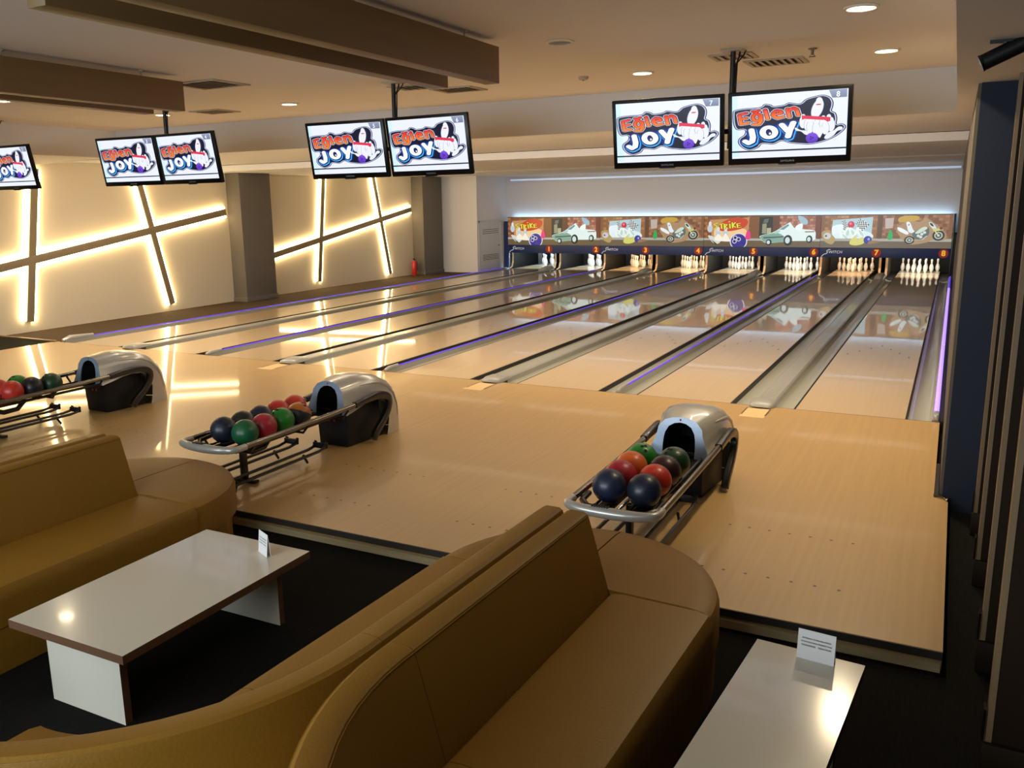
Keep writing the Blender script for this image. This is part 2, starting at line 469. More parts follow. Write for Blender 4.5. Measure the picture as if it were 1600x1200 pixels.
def gutter_ring(x0, x1, y, dep=.055, n=10):
    cx, r = (x0 + x1) / 2, (x1 - x0) / 2
    top = [(cx + r * math.cos(PI + PI * i / n), y, -dep * math.sin(PI * i / n) - .052) for i in range(n + 1)]
    return top + [(p[0], y, -.14) for p in reversed(top)]
def gutter(mb, x0, x1):
    mb.loft([gutter_ring(x0, x1, .01), gutter_ring(x0, x1, 16.97)], True, True)
def divider(xa, xb, wide, label):
    """everything between two lanes: two half-round gutters and the strip that parts them"""
    t = thing('gutter_divider', label, 'gutter', (0, 0, 0), group='gutters between the lanes')
    g = .216; e = .022
    if wide:
        for s in (0, 1):
            x0 = xa + e if s == 0 else xb - e - g
            mb = MB(); gutter(mb, x0, x0 + g); mb.build('gutter', M['gutter'], t, smooth=True)
        ca, cb = xa + e + g, xb - e - g
        prof = [(ca, -.1), (ca, .012), (ca + .02, .026), (cb - .02, .026), (cb, .012), (cb, -.1)]
        MB().loft([[(px, y, pz) for px, pz in prof] for y in (.2, 16.4)], True, True).build('track_cap', M['cap'], t)
        mid = (ca + cb) / 2
        rings = []
        for yy, h, wd in ((-.09, .012, .1), (-.06, .05, .13), (.03, .068, .142), (.16, .066, .136), (.32, .034, .115)):
            rings.append([(mid + wd * math.cos(PI * i / 10), yy - .03 * math.sin(PI * i / 10) * (1 if yy < 0 else 0), .002 + h * math.sin(PI * i / 10) ** .6) for i in range(11)])
        MB().loft(rings, True, True).build('end_cap', M['cap'], t, smooth=True, angle=60)
        kn = MB()
        kn.tube([(mid + .09, -.04, .02), (mid + .125, -.05, .02)], .012, 8)
        kn.build('button', M['blackplastic'], t, smooth=True)
        rings = []
        for yy, h, wd in ((15.9, .03, .11), (16.1, .11, .125), (16.35, .14, .13), (16.7, .13, .13)):
            rings.append([(mid + wd * math.cos(PI * i / 8), yy, h * math.sin(PI * i / 8) ** .7) for i in range(9)])
        MB().loft(rings, True, True).build('return_hump', M['gutter'], t, smooth=True, angle=60)
    else:
        for s in (0, 1):
            x0 = xa + e if s == 0 else xb - e - g
            mb = MB(); gutter(mb, x0, x0 + g); mb.build('gutter', M['gutter'], t, smooth=True)
        mid = (xa + xb) / 2
        MB().box(mid - .011, mid + .011, .05, 16.9, -.1, .02).build('strip_base', M['cap'], t)
        MB().tube([(mid, .32, .028), (mid, 16.6, .028)], .0095, 8).build('led_tube', M['ledpurple'], t, smooth=True)
        MB().tube([(mid, .0, .012), (mid, .1, .03), (mid, .32, .036)], [.02, .028, .02], 10).build('end_cap', M['silver'], t, smooth=True)
    MB().box(xa + .0005, xa + e, .008, 16.97, -.14, -.002).box(xb - e, xb - .0005, .008, 16.97, -.14, -.002).build('shaded_gap_side', M['gap'], t)  # black stands for the shade on the gutter sides below the lane edges
    return t
for l in range(7, 0, -1):
    xa, xb = LANE[l][1], LANE[l + 1][0]
    wide = l % 2 == 1
    divider(xa, xb, wide, ('wide double gutter with silver cap, right of the %s' if wide else 'double gutter with violet LED tube, right of the %s') % LN[l])
t = thing('gutter', 'right-hand edge gutter with a bright violet LED tube by the wall', 'gutter', (0, 0, 0))
mb = MB(); gutter(mb, .02, .238); mb.build('channel', M['gutter'], t, smooth=True)
MB().box(.0005, .02, .008, 16.97, -.14, -.002).build('shaded_gap_side', M['gap'], t)
MB().box(.238, .3, .01, 16.8, -.12, .015).build('side_ledge', M['cap'], t)
MB().box(.3, .343, .01, 16.8, -.12, .01).build('dark_gap', M['gap'], t)
for y0, y1, mm in ((.2, 4.6, 'ledviolet'), (4.75, 13.5, 'ledviolet'), (13.6, 16.7, 'ledpurple')):
    MB().tube([(.275, y0, .045), (.275, y1, .045)], .024, 10).build('led_tube', M[mm], t, smooth=True)
MB().box(.25, .3, .0, .19, .015, .075).build('end_cap', M['silver'], t, bevel=.012)
t = thing('gutter', 'left-hand edge gutter with a violet LED tube beside the carpet strip', 'gutter', (0, 0, 0))
xx = LANE[1][0]
mb = MB(); gutter(mb, xx - .238, xx - .012); mb.build('channel', M['gutter'], t, smooth=True)
MB().box(xx - .012, xx - .0005, .008, 16.97, -.14, -.002).build('shaded_gap_side', M['gap'], t)
MB().box(xx - .335, xx - .238, .01, 16.8, -.12, .02).build('side_ledge', M['cap'], t)
MB().tube([(xx - .29, .6, .03), (xx - .29, 16.6, .03)], .009, 8).build('led_tube', M['ledpurple'], t, smooth=True)
MB().tube([(xx - .29, .0, .02), (xx - .29, .15, .05), (xx - .29, .6, .04)], [.03, .05, .03], 10).build('end_cap', M['silver'], t, smooth=True)

# kickback boards beside each pin deck
def kickback(xc, label):
    prof = [(17.0, -.02), (17.22, .03), (17.3, .2), (17.3, .62), (19.3, .62), (19.3, -.02)]
    o = MB().loft([[(xc - .03, y, z) for y, z in prof], [(xc + .03, y, z) for y, z in prof]], True, True).build('kickback_board', [M['kick'], M['pitdark']])
    o.data.polygons.foreach_set('material_index', [1 if abs(p.normal.x) > .5 else 0 for p in o.data.polygons])
    tag(o, label, 'board', 'kickback boards beside the pin decks')
for l in range(1, 9):
    a, bq = LANE[l]
    if l % 2 == 1:
        kickback(bq + .262, 'worn wooden kickback board at the right of the pins, %s' % LN[l])
        kickback(a - .25 if l > 1 else a - .27, 'worn wooden kickback board at the left of the pins, %s' % LN[l])
    else:
        kickback(a - .262, 'worn wooden kickback board at the left of the pins, %s' % LN[l])
# pins
def pin_mesh():
    pr = [(.0258, 0), (.0285, .006), (.0358, .02), (.05, .057), (.0585, .086), (.0605, .114), (.0578, .149), (.047, .184), (.0355, .22), (.026, .238), (.0237, .254), (.0235, .262), (.0248, .286), (.0285, .311), (.0322, .336), (.0318, .348), (.027, .366), (.0155, .379), (.003, .381)]
    mb = MB(); mb.lathe(pr, n=14)
    n = 14
    mb.mi = [1 if (f[0] // n in (9,) and len(f) == 4) else 0 for f in mb.f]
    return mb.build('bowling_pin', [M['pinwhite'], mat('faded_pin_stripe', (214, 132, 112), .35, coat=.4)], smooth=True, angle=60)
PINROWS = [(0, 0, 'front pin'), (-.1524, .264, 'second-row left pin'), (.1524, .264, 'second-row right pin'), (-.3048, .528, 'third-row left pin'), (0, .528, 'third-row centre pin'), (.3048, .528, 'third-row right pin'),
           (-.4572, .791, 'back-row left corner pin'), (-.1524, .791, 'back-row inner left pin'), (.1524, .791, 'back-row inner right pin'), (.4572, .791, 'back-row right corner pin')]
pin0 = None
for l in range(1, 9):
    c = sum(LANE[l]) / 2
    for px, py, lab in PINROWS:
        o = pin0.copy() if pin0 else pin_mesh()
        if pin0: C.objects.link(o)
        else: pin0 = o
        o.location = (c + px, 18.29 + py, .0)
        tag(o, 'white bowling pin, %s of the %s' % (lab, LN[l]), 'pin', 'bowling pins on the pin decks')
# lamps that light each pin deck from behind the masking
PINLIGHT = {1: (.72, .9, 1), 2: (.85, .95, 1), 3: (1, .68, .36), 4: (1, .76, .48), 5: (1, .92, .78), 6: (1, .93, .78), 7: (1, .66, .38), 8: (1, .9, .74)}
for l in range(1, 9):
    c = sum(LANE[l]) / 2
    t = thing('pin_deck_lamp', 'strip lamp behind the masking above the pins of the %s' % LN[l], 'lamp', (c, 17.15, .9), group='lamps behind the masking')
    MB().box(-.5, .5, -.03, .03, 0, .06).build('housing', M['blackmetal'], t)
    MB().box(-.48, .48, -.025, .025, -.012, 0).build('lens', M['lensoff'], t)
    ld = bpy.data.lights.new('pin_light', 'AREA'); ld.shape = 'RECTANGLE'; ld.size = .95; ld.size_y = .05
    ld.energy = 42; ld.color = PINLIGHT[l]
    lo = bpy.data.objects.new('pin_light', ld); C.objects.link(lo); lo.parent = t
    lo.location = (0, .02, -.03); lo.rotation_euler = (math.radians(48), 0, 0)

# ================================================================== MASKING UNITS
YM, ZB, ZP, ZT = 16.86, .519, .786, 1.692
def brick_bg(A, cols, rng, x0=0., x1=1., y0=.2, y1=1.):
    rows = 9
    for r in range(rows):
        n = int((x1 - x0) * 34); off = (r % 2) * .5
        for k in range(n):
            c = rng.choice(cols)
            wx = (x1 - x0) / n
            xa = x0 + (k + off * .9) * wx; xb = min(x1, xa + wx * .93)
            if xb <= xa: continue
            ya = y0 + (y1 - y0) * r / rows; yb = ya + (y1 - y0) / rows * .9
            A.poly([(xa, ya), (xb, ya), (xb, yb), (xa, yb)], c, None, new=(r == 0 and k == 0))
def strike_art():
    A = Art(.0005); rng = random.Random(7)
    f = lambda x, y: ((x - 5) / 1512, 1 - (y - (68 - .0106 * x)) / (452 + .0106 * x))
    q = lambda pts: [f(*p) for p in pts]
    A.poly([(0, 0), (1, 0), (1, 1), (0, 1)], (120, 78, 48))
    brick_bg(A, [(150, 96, 56), (134, 84, 48), (168, 112, 66), (120, 74, 44)], rng, 0, .41)
    A.poly(q([(80, 120), (610, 85), (600, 400), (120, 430)]), (196, 142, 92))
    A.poly(q(spline([(150, 260), (320, 230), (560, 260), (570, 390), (200, 430)])), (246, 206, 150))
    A.poly(q([(610, 80), (740, 78), (740, 410), (630, 410)]), (128, 84, 50))
    A.poly(q([(740, 78), (915, 72), (915, 410), (740, 410)]), (40, 46, 42))
    A.poly(q([(780, 180), (835, 170), (835, 320), (780, 320)]), (150, 150, 122))
    A.poly(q([(840, 240), (895, 235), (895, 320), (840, 320)]), (178, 176, 140))
    A.poly(q([(800, 110), (860, 100), (850, 160), (790, 170)]), (96, 108, 100))
    A.poly(q([(915, 72), (1000, 70), (1000, 400), (915, 400)]), (104, 64, 46))
    brick_bg(A, [(176, 118, 98), (160, 102, 84), (190, 134, 112), (148, 92, 76)], rng, .66, .955)
    A.poly(q([(1450, 60), (1517, 58), (1517, 400), (1450, 400)]), (112, 60, 46))
    A.poly(q([(0, 395), (1517, 395), (1517, 445), (0, 445)]), (176, 176, 166))
    A.poly(q([(0, 425), (1517, 430), (1517, 522), (0, 522)]), (104, 88, 62))
    A.poly(q(spline([(210, 270), (225, 180), (330, 110), (450, 88), (570, 110), (590, 170), (540, 235), (430, 275), (300, 290)])), (204, 66, 34))
    # white pins and splash
    for (x, y, r) in ((85, 250, .5), (200, 330, .2), (300, 330, .1)):
        A.disc(*f(x, y), .024, (196, 206, 214), .13)
        A.disc(*f(x, y - 70), .013, (226, 226, 226), .08)
    A.poly(q(spline([(60, 360), (110, 360), (215, 410), (235, 445), (190, 480), (120, 450)])), (216, 218, 210))
    A.poly(q([(100, 410), (180, 470), (190, 500), (160, 480)]), (60, 56, 50))
    A.poly(q(spline([(150, 420), (200, 330), (260, 380), (300, 320), (350, 400), (370, 440), (260, 440)])), (250, 244, 226))
    # STRIKE lettering as angular strokes
    L = {'S': [[(192, 165), (138, 188), (186, 222), (140, 262)]], 'T': [[(214, 190), (262, 174)], [(238, 182), (246, 250)]],
         'R': [[(284, 260), (278, 182), (316, 190), (288, 222), (326, 250)]], 'I': [[(352, 180), (358, 244)], [(338, 152), (350, 144)]],
         'K': [[(385, 160), (392, 238)], [(425, 158), (392, 202), (432, 232)]], 'E': [[(492, 170), (450, 176), (458, 234), (504, 228)], [(452, 205), (488, 198)]]}
    for lines in L.values(): A.stroke([[f(*p) for p in l] for l in lines], .02, (84, 92, 22))
    for lines in L.values(): A.stroke([[f(*p) for p in l] for l in lines], .0125, (236, 236, 70))
    # ball
    bx, by = f(478, 440)
    A.disc(bx, by, .077, (226, 226, 236), .275); A.disc(bx, by, .068, (46, 40, 140), .245)
    for x, y in ((432, 385), (478, 408), (424, 440)):
        A.disc(*f(x, y), .02, (206, 206, 236), .07); A.disc(*f(x, y), .0125, (30, 26, 80), .046)
    # pink bottle
    A.poly(q(spline([(570, 400), (575, 320), (600, 265), (628, 310), (635, 400)])), (232, 56, 130))
    # car
    A.poly(q(spline([(760, 355), (900, 310), (980, 265), (1120, 160), (1140, 160), (1200, 240), (1250, 190), (1290, 250), (1440, 270), (1460, 360), (1430, 415), (1160, 430), (1000, 450), (830, 455), (770, 400)])), (226, 244, 240))
    A.poly(q(spline([(765, 360), (900, 318), (985, 310), (1075, 370), (1060, 440), (840, 450), (780, 410)])), (128, 168, 152))
    A.poly(q([(800, 372), (1060, 356), (1056, 376), (806, 396)]), (70, 98, 88))
    A.poly(q([(1000, 260), (1110, 178), (1125, 200), (1060, 262)]), (110, 150, 160))
    A.poly(q(spline([(940, 300), (1000, 268), (1012, 290), (960, 322)])), (170, 206, 206))
    A.poly(q([(1320, 285), (1440, 280), (1445, 296), (1330, 300)]), (150, 96, 100))
    for x, y, rx, ry in ((875, 450, .025, .1), (1118, 418, .036, .17), (1385, 400, .026, .12)):
        A.disc(*f(x, y), rx, (28, 32, 32), ry)
        A.disc(*f(x - 5, y), rx * .56, (206, 226, 226), ry * .6)
    A.poly(q(spline([(1230, 60), (1290, 70), (1350, 120), (1350, 180), (1290, 180), (1250, 130)])), (160, 190, 206))
    A.poly(q(spline([(1200, 240), (1230, 190), (1290, 170), (1290, 250), (1250, 275)])), (240, 250, 250))
    return A
def bike_art():
    A = Art(.0005); rng = random.Random(11)
    f = lambda x, y: (x / 1575, 1 - (y - (45 - .0127 * x)) / (385 + .0127 * x))
    q = lambda pts: [f(*p) for p in pts]
    A.poly([(0, 0), (1, 0), (1, 1), (0, 1)], (128, 88, 56))
    brick_bg(A, [(170, 120, 76), (150, 104, 66), (186, 138, 92), (138, 92, 56)], rng, .03, .44)
    brick_bg(A, [(150, 104, 72), (134, 90, 62), (166, 118, 84), (120, 80, 56)], rng, .48, .975)
    A.poly(q([(700, 40), (760, 40), (760, 340), (700, 340)]), (96, 64, 42))
    A.poly(q([(145, 100), (640, 60), (630, 320), (130, 330)]), (176, 206, 214))
    A.poly(q(spline([(150, 250), (300, 200), (600, 240), (620, 320), (200, 330)])), (220, 240, 240))
    # flags
    for (x0, y0, ux, uy, vx, vy, n, mm) in ((430, 140, 50, -60, 60, 90, 7, 7), (260, 110, 40, -14, 20, 120, 5, 8)):
        A.poly(q([(x0, y0), (x0 + ux * 1.0, y0 + uy), (x0 + ux * 1.0 + vx * 2.0, y0 + uy + vy * .8), (x0 + vx * 1.4, y0 + vy)]), (230, 236, 236))
        a, b2, c2, d2 = [Vector(p) for p in ((x0, y0), (x0 + ux, y0 + uy), (x0 + ux + vx * 2, y0 + uy + vy * .8), (x0 + vx * 1.4, y0 + vy))]
        A.layer()
        for i in range(n):
            for j in range(mm):
                if (i + j) % 2: continue
                B = lambda u, v: a.lerp(b2, u).lerp(d2.lerp(c2, u), v)
                A.poly(q([B(i / n, j / mm), B((i + 1) / n, j / mm), B((i + 1) / n, (j + 1) / mm), B(i / n, (j + 1) / mm)]), (46, 48, 56), None, new=False)
    A.disc(*f(375, 152), .027, (196, 44, 76), .105)
    A.disc(*f(368, 140), .01, (240, 130, 150), .04)
    for (x, y, rot) in ((270, 270, .2), (330, 250, -.1), (400, 250, .4), (450, 270, -.3), (500, 250, .6), (310, 300, .9), (420, 300, -.7)):
        A.disc(*f(x, y), .022, (236, 246, 240), .17, rot=rot * .3)
        A.disc(*f(x + 8, y + 6), .012, (190, 214, 208), .1, rot=rot * .3)
    A.poly(q(spline([(150, 170), (260, 150), (280, 190), (240, 240), (170, 270), (140, 230)])), (232, 244, 250))
    A.poly(q([(0, 320), (1575, 315), (1575, 355), (0, 355)]), (170, 168, 156))
    A.poly(q([(0, 350), (1575, 350), (1575, 432), (0, 432)]), (104, 90, 70))
    A.poly(q(spline([(20, 240), (100, 220), (150, 280), (190, 330), (150, 390), (60, 360), (20, 300)])), (176, 152, 96))
    A.disc(*f(85, 290), .03, (206, 202, 206), .1); A.disc(*f(70, 290), .009, (90, 70, 70), .03)
    A.poly(q(spline([(370, 360), (430, 290), (470, 330), (530, 300), (550, 370), (470, 400), (390, 395)])), (214, 210, 110))
    A.disc(*f(592, 335), .032, (44, 50, 150), .125); A.disc(*f(604, 325), .01, (150, 160, 226), .04)
    A.poly(q(spline([(620, 345), (720, 345), (730, 362), (600, 385)])), (150, 110, 80))
    # poster, green bottle, graffiti
    A.poly(q([(785, 75), (890, 68), (885, 190), (795, 198)]), (190, 176, 166))
    A.poly(q(spline([(832, 325), (838, 250), (860, 215), (886, 250), (888, 320)])), (40, 170, 84))
    A.poly(q(spline([(945, 110), (960, 60), (1080, 40), (1180, 50), (1170, 95), (1040, 120)])), (196, 160, 62))
    # motorbike: white halo, then wheels, body, tank, fork
    A.poly(q(spline([(930, 200), (1050, 110), (1200, 110), (1250, 60), (1340, 110), (1500, 240), (1490, 330), (1350, 330), (1290, 360), (1120, 385), (1020, 340)])), (172, 140, 104))
    for x, y, rx, ry in ((1090, 332, .039, .12), (1422, 275, .045, .155)):
        A.disc(*f(x, y), rx, (34, 38, 38), ry); A.disc(*f(x, y), rx * .68, (196, 206, 190), ry * .68); A.disc(*f(x, y), rx * .5, (90, 96, 92), ry * .5); A.disc(*f(x, y), rx * .2, (214, 216, 206), ry * .2)
    A.poly(q(spline([(940, 180), (1000, 195), (1070, 240), (1060, 268), (990, 240), (950, 215)])), (234, 244, 246))
    A.poly(q(spline([(1040, 120), (1080, 120), (1120, 200), (1150, 240), (1080, 240), (1050, 170)])), (226, 240, 246))
    A.poly(q([(1060, 150), (1076, 136), (1080, 150), (1066, 162)]), (190, 60, 60))
    A.poly(q(spline([(1120, 250), (1230, 190), (1300, 180), (1310, 260), (1250, 320), (1160, 320)])), (90, 108, 104))
    A.poly(q(spline([(1150, 245), (1240, 175), (1290, 190), (1200, 250)])), (206, 222, 206))
    for x, y in ((1190, 280), (1230, 260), (1260, 240), (1220, 295)):
        A.disc(*f(x, y), .012, (214, 222, 214), .04)
    A.stroke([[f(1110, 335), f(1240, 325), f(1290, 280)]], .008, (206, 214, 206))
    A.stroke([[f(1310, 150), f(1360, 200), f(1420, 275)]], .009, (226, 226, 180))
    A.poly(q(spline([(1300, 120), (1340, 125), (1390, 180), (1370, 195), (1320, 160)])), (206, 226, 226))
    A.poly(q(spline([(1310, 130), (1335, 130), (1360, 165), (1330, 160)])), (40, 60, 60))
    A.poly(q(spline([(1350, 215), (1400, 190), (1470, 200), (1440, 215), (1390, 225)])), (206, 202, 120))
    A.disc(*f(1445, 190), .011, (120, 48, 36), .042)
    return A
PBOUND = [-12.93, -9.944 - .16 + .06, -6.538 - .12 + .12, -3.13, .236]
PBOUND = [-12.93, LANE[2][1] + WN / 2, LANE[4][1] + WN / 2, LANE[6][1] + WN / 2, .236]
NUMX = {1: -11.42, 2: -9.77, 3: -8.14, 4: -6.5, 5: -4.87, 6: -3.2, 7: -1.57, 8: .07}
art_mats = picture_mat('emissive_masking_print', .95)  # the print emits its own colours
ART = {}
for i in range(4):
    x0, x1 = PBOUND[i] + .004, PBOUND[i + 1] - .004
    W = x1 - x0
    kindtxt = 'with the cartoon motorcycle' if i % 2 else 'with the STRIKE lettering and white car'
    t = thing('masking_unit', 'printed masking panel %s, %s' % (kindtxt, ['leftmost of the four', 'left of the middle seam', 'right of the middle seam', 'rightmost of the four'][i]), 'panel', (x0, YM, 0), group='masking units over the pin decks')
    MB().box(0, W, .01, .09, ZB, ZT).build('backing', M['blackplastic'], t)
    MB().box(0, W, -.014, .012, ZB, ZP).build('lower_band', M['band'], t, bevel=.004)
    MB().box(0, W, -.012, .012, ZT - .016, ZT + .004).build('top_rail', M['blackmetal'], t)
    A = (bike_art if i % 2 else strike_art)()
    A.build('printed_picture', art_mats, t, lambda u, v, W=W: (u * W, ZP + v * (ZT - .016 - ZP)), (0, .006, 0), True)
    # brand: long swooping S and small capitals
    S = Art(.0004)
    bx, bz = .06, .59
    S.stroke([[(bx, bz - .05), (bx + .05, bz + .005), (bx + .13, bz + .03), (bx + .155, bz + .07), (bx + .13, bz + .1), (bx + .165, bz + .135), (bx + .22, bz + .14)]], .02, (236, 238, 244))
    S.build('brand_swoosh', picture_mat('white_print', .5), t, lambda u, v: (u, v), (0, -.0145, 0))
    text('brand_lettering', 'WITCH', .105, M['brand'], t, (.235, -.0155, .66), shear=.15, align='LEFT', space=1.05)
    if i == 0: MB().box(-.15, -.008, .0, .1, 0.022, 1.56).build('end_panel', M['band'], t)
    if i == 3: MB().box(W + .006, W + .06, -.02, .09, 0.02, 1.7).build('end_post', M['blackmetal'], t, bevel=.004)
    for l in (2 * i + 1, 2 * i + 2):
        nx = NUMX[l] - x0
        if nx > W - .12: nx = W - .125
        dsc = MB().loft([[(nx + r * math.cos(2 * PI * k / 24), y, .652 + r * math.sin(2 * PI * k / 24)) for k in range(24)] for r, y in ((.118, -.012), (.118, -.017))], True, True).build('number_disc', M['disc'], t)
        text('numeral', str(l), .2, M['number'], dsc, (nx, -.0185, .652), bold=.008)
# dark end panel left of the masking and black post at its right end


# LED strip hidden behind the top of the masking
tag(MB().box(-12.8, .2, YM + .1, YM + .13, ZT - .06, ZT - .03).build('led_strip', M['ledblue']), 'cool white LED strip glowing behind the top of the masking', 'light')
# long LED at the top of the back wall
struct('trim_6', MB().box(-12.9, .3, YB - .064, YB - .058, 2.872, 2.925), mat('cool_housing_diffuser', (210, 225, 245), .4, emit=(.55, .72, 1), es=.4))

# ================================================================== CEILING FITTINGS
for i, (x, y, p, where, lit) in enumerate(DOWNLIGHTS):
    t = thing('downlight', 'round recessed %s downlight %s' % ('warm' if lit else 'dark unlit', where), 'light', (x, y, CEIL), group='ceiling downlights')
    MB().lathe([(.085, -.001), (.108, -.001), (.108, -.01), (.088, -.014), (.085, -.001)], n=28).build('ring', M['ring'], t, smooth=True)
    MB().lathe([(.0001, -.003), (.086, -.003), (.084, -.008), (.05, -.012), (.0001, -.013)], n=28).build('lens', M['lens' if lit else 'lensoff'], t, smooth=True)
    if lit:
        ld = bpy.data.lights.new('downlight_lamp', 'AREA'); ld.shape = 'DISK'; ld.size = .16; ld.energy = p; ld.color = WARM
        ld.spread = math.radians(150)
        lo = bpy.data.objects.new('downlight_lamp', ld); C.objects.link(lo); lo.parent = t; lo.location = (0, 0, -.016)
def vent(x, y, wx, wy, label, n, rz=0, dark=False):
    t = thing('ceiling_vent', label, 'vent', (x, y, CEIL), rz, 'ceiling vents')
    f = .035
    mb = MB().box(-wx / 2, wx / 2, -wy / 2, -wy / 2 + f, -.012, 0).box(-wx / 2, wx / 2, wy / 2 - f, wy / 2, -.012, 0)
    mb.box(-wx / 2, -wx / 2 + f, -wy / 2 + f, wy / 2 - f, -.012, 0).box(wx / 2 - f, wx / 2, -wy / 2 + f, wy / 2 - f, -.012, 0)
    mb.build('frame', M['louvre'], t)
    MB().box(-wx / 2 + f, wx / 2 - f, -wy / 2 + f, wy / 2 - f, -.002, 0).build('backing', M['vent'] if dark else M['nosing'], t)
    for k in range(n):
        xx = -wx / 2 + f + (wx - 2 * f) * (k + .5) / n
        h = (wx - 2 * f) / n * .3
        MB().hexa([(xx - h, -wy / 2 + f, -.004), (xx - h + .006, -wy / 2 + f, -.003), (xx - h + .006, wy / 2 - f, -.003), (xx - h, wy / 2 - f, -.004),
                   (xx + h, -wy / 2 + f, -.016), (xx + h + .006, -wy / 2 + f, -.014), (xx + h + .006, wy / 2 - f, -.014), (xx + h, wy / 2 - f, -.016)]).build('slat', M['louvre'], t)
vent(-1.5, -1.58, .36, .34, 'small grey square ceiling vent behind the pole of the right screen pair', 4, dark=True)
vent(-1.24, -1.06, .5, .4, 'slatted ceiling vent right of the pole of the right screen pair', 7)
vent(-4.8, -1.5, .4, .36, 'grey ceiling vent beside the pole of the middle screen pair', 4, dark=True)
vent(-4.5, -1.06, .5, .4, 'slatted ceiling vent below the end of the veneer beams', 7)
vent(-6.3, -2.85, .62, .5, 'wide grey ceiling vent at the end of the left veneer beam', 6, dark=True)
vent(-8.1, -.98, .5, .4, 'slatted ceiling vent between the left screens and the bulkhead', 7)
t = thing('sprinkler', 'small brass sprinkler head on the ceiling between two lit downlights', 'sprinkler', (-.86, -1.6, CEIL))
MB().lathe([(.035, 0), (.035, -.006), (.012, -.012), (.012, -.05), (.0001, -.05)], n=14).build('body', M['vent'], t, smooth=True)
MB().lathe([(.0001, -.066), (.028, -.066), (.028, -.062), (.0001, -.062)], n=12).build('deflector', M['vent'], t)
MB().tube([(-.014, 0, -.05), (-.018, 0, -.058), (-.01, 0, -.064)], .003, 6).tube([(.014, 0, -.05), (.018, 0, -.058), (.01, 0, -.064)], .003, 6).build('frame_arm', M['vent'], t)
t = thing('smoke_detector', 'small pale smoke detector on the ceiling left of the middle downlight', 'detector', (-3.04, -1.15, CEIL))
MB().lathe([(.05, 0), (.05, -.012), (.04, -.03), (.0001, -.034)], n=18).build('body', M['louvre'], t, smooth=True)
MB().lathe([(.012, -.033), (.012, -.038), (.0001, -.038)], n=10).build('indicator', M['vent'], t)
# hanging veneer beams
def beam(x, y0, y1, label, zt=3.345, zb=3.085):
    t = thing('hanging_beam', label, 'beam', (x, y1, zt), group='veneer beams hung under the ceiling')
    MB().box(-.06, .06, y0 - y1, 0, zb - zt, 0).build('beam_box', M['beam'], t, bevel=.003)
    for yy in (-.42, (y0 - y1) / 2, y0 - y1 + .4):
        r = MB().tube([(0, yy, 0), (0, yy, CEIL - zt)], .006, 8).build('hanger', M['louvre'], t, smooth=True)
        MB().lathe([(.02, CEIL - zt), (.02, CEIL - zt - .012), (.0001, CEIL - zt - .012)], (0, yy, 0), 10).build('hanger_rose', M['louvre'], r)
beam(-2.87, -6.82, -3.4, 'nearest veneer beam hanging at top left with its end right of the middle screens')
beam(-3.315, -6.82, -3.4, 'lower-looking veneer beam hanging just left of the nearest one')
beam(-6.12, -6.82, -3.41, 'veneer beam hanging over the far left seating, ending by the grey vent')
beam(-6.53, -6.82, -3.41, 'thin-looking veneer beam behind the far left one, ending at the screen pole')
# black spotlight
t = thing('spotlight', 'black cylindrical spotlight under the dropped ceiling at top right', 'light', (.43, -4.293, 2.897))
dv = Vector((-.135, .0, -.062)).normalized()
a, bq = dv * .1, dv * -.16
MB().tube([bq, dv * -.158, dv * .0, a * .98, a], [.034, .04, .04, .04, .038], 20).build('housing', M['blackplastic'], t, smooth=True)
MB().tube([a * 1.0, a * 1.12], [.04, .043], 20).build('front_ring', M['blackmetal'], t, smooth=True)
MB().tube([a * 1.09, a * 1.125], .033, 16).build('glass', M['silver'], t, smooth=True)
MB().tube([(0, 0, .035), (0.0, 0, .058)], .012, 8).box(-.07, .07, -.02, .02, .045, .0578).build('track_adapter', M['blackmetal'], t)

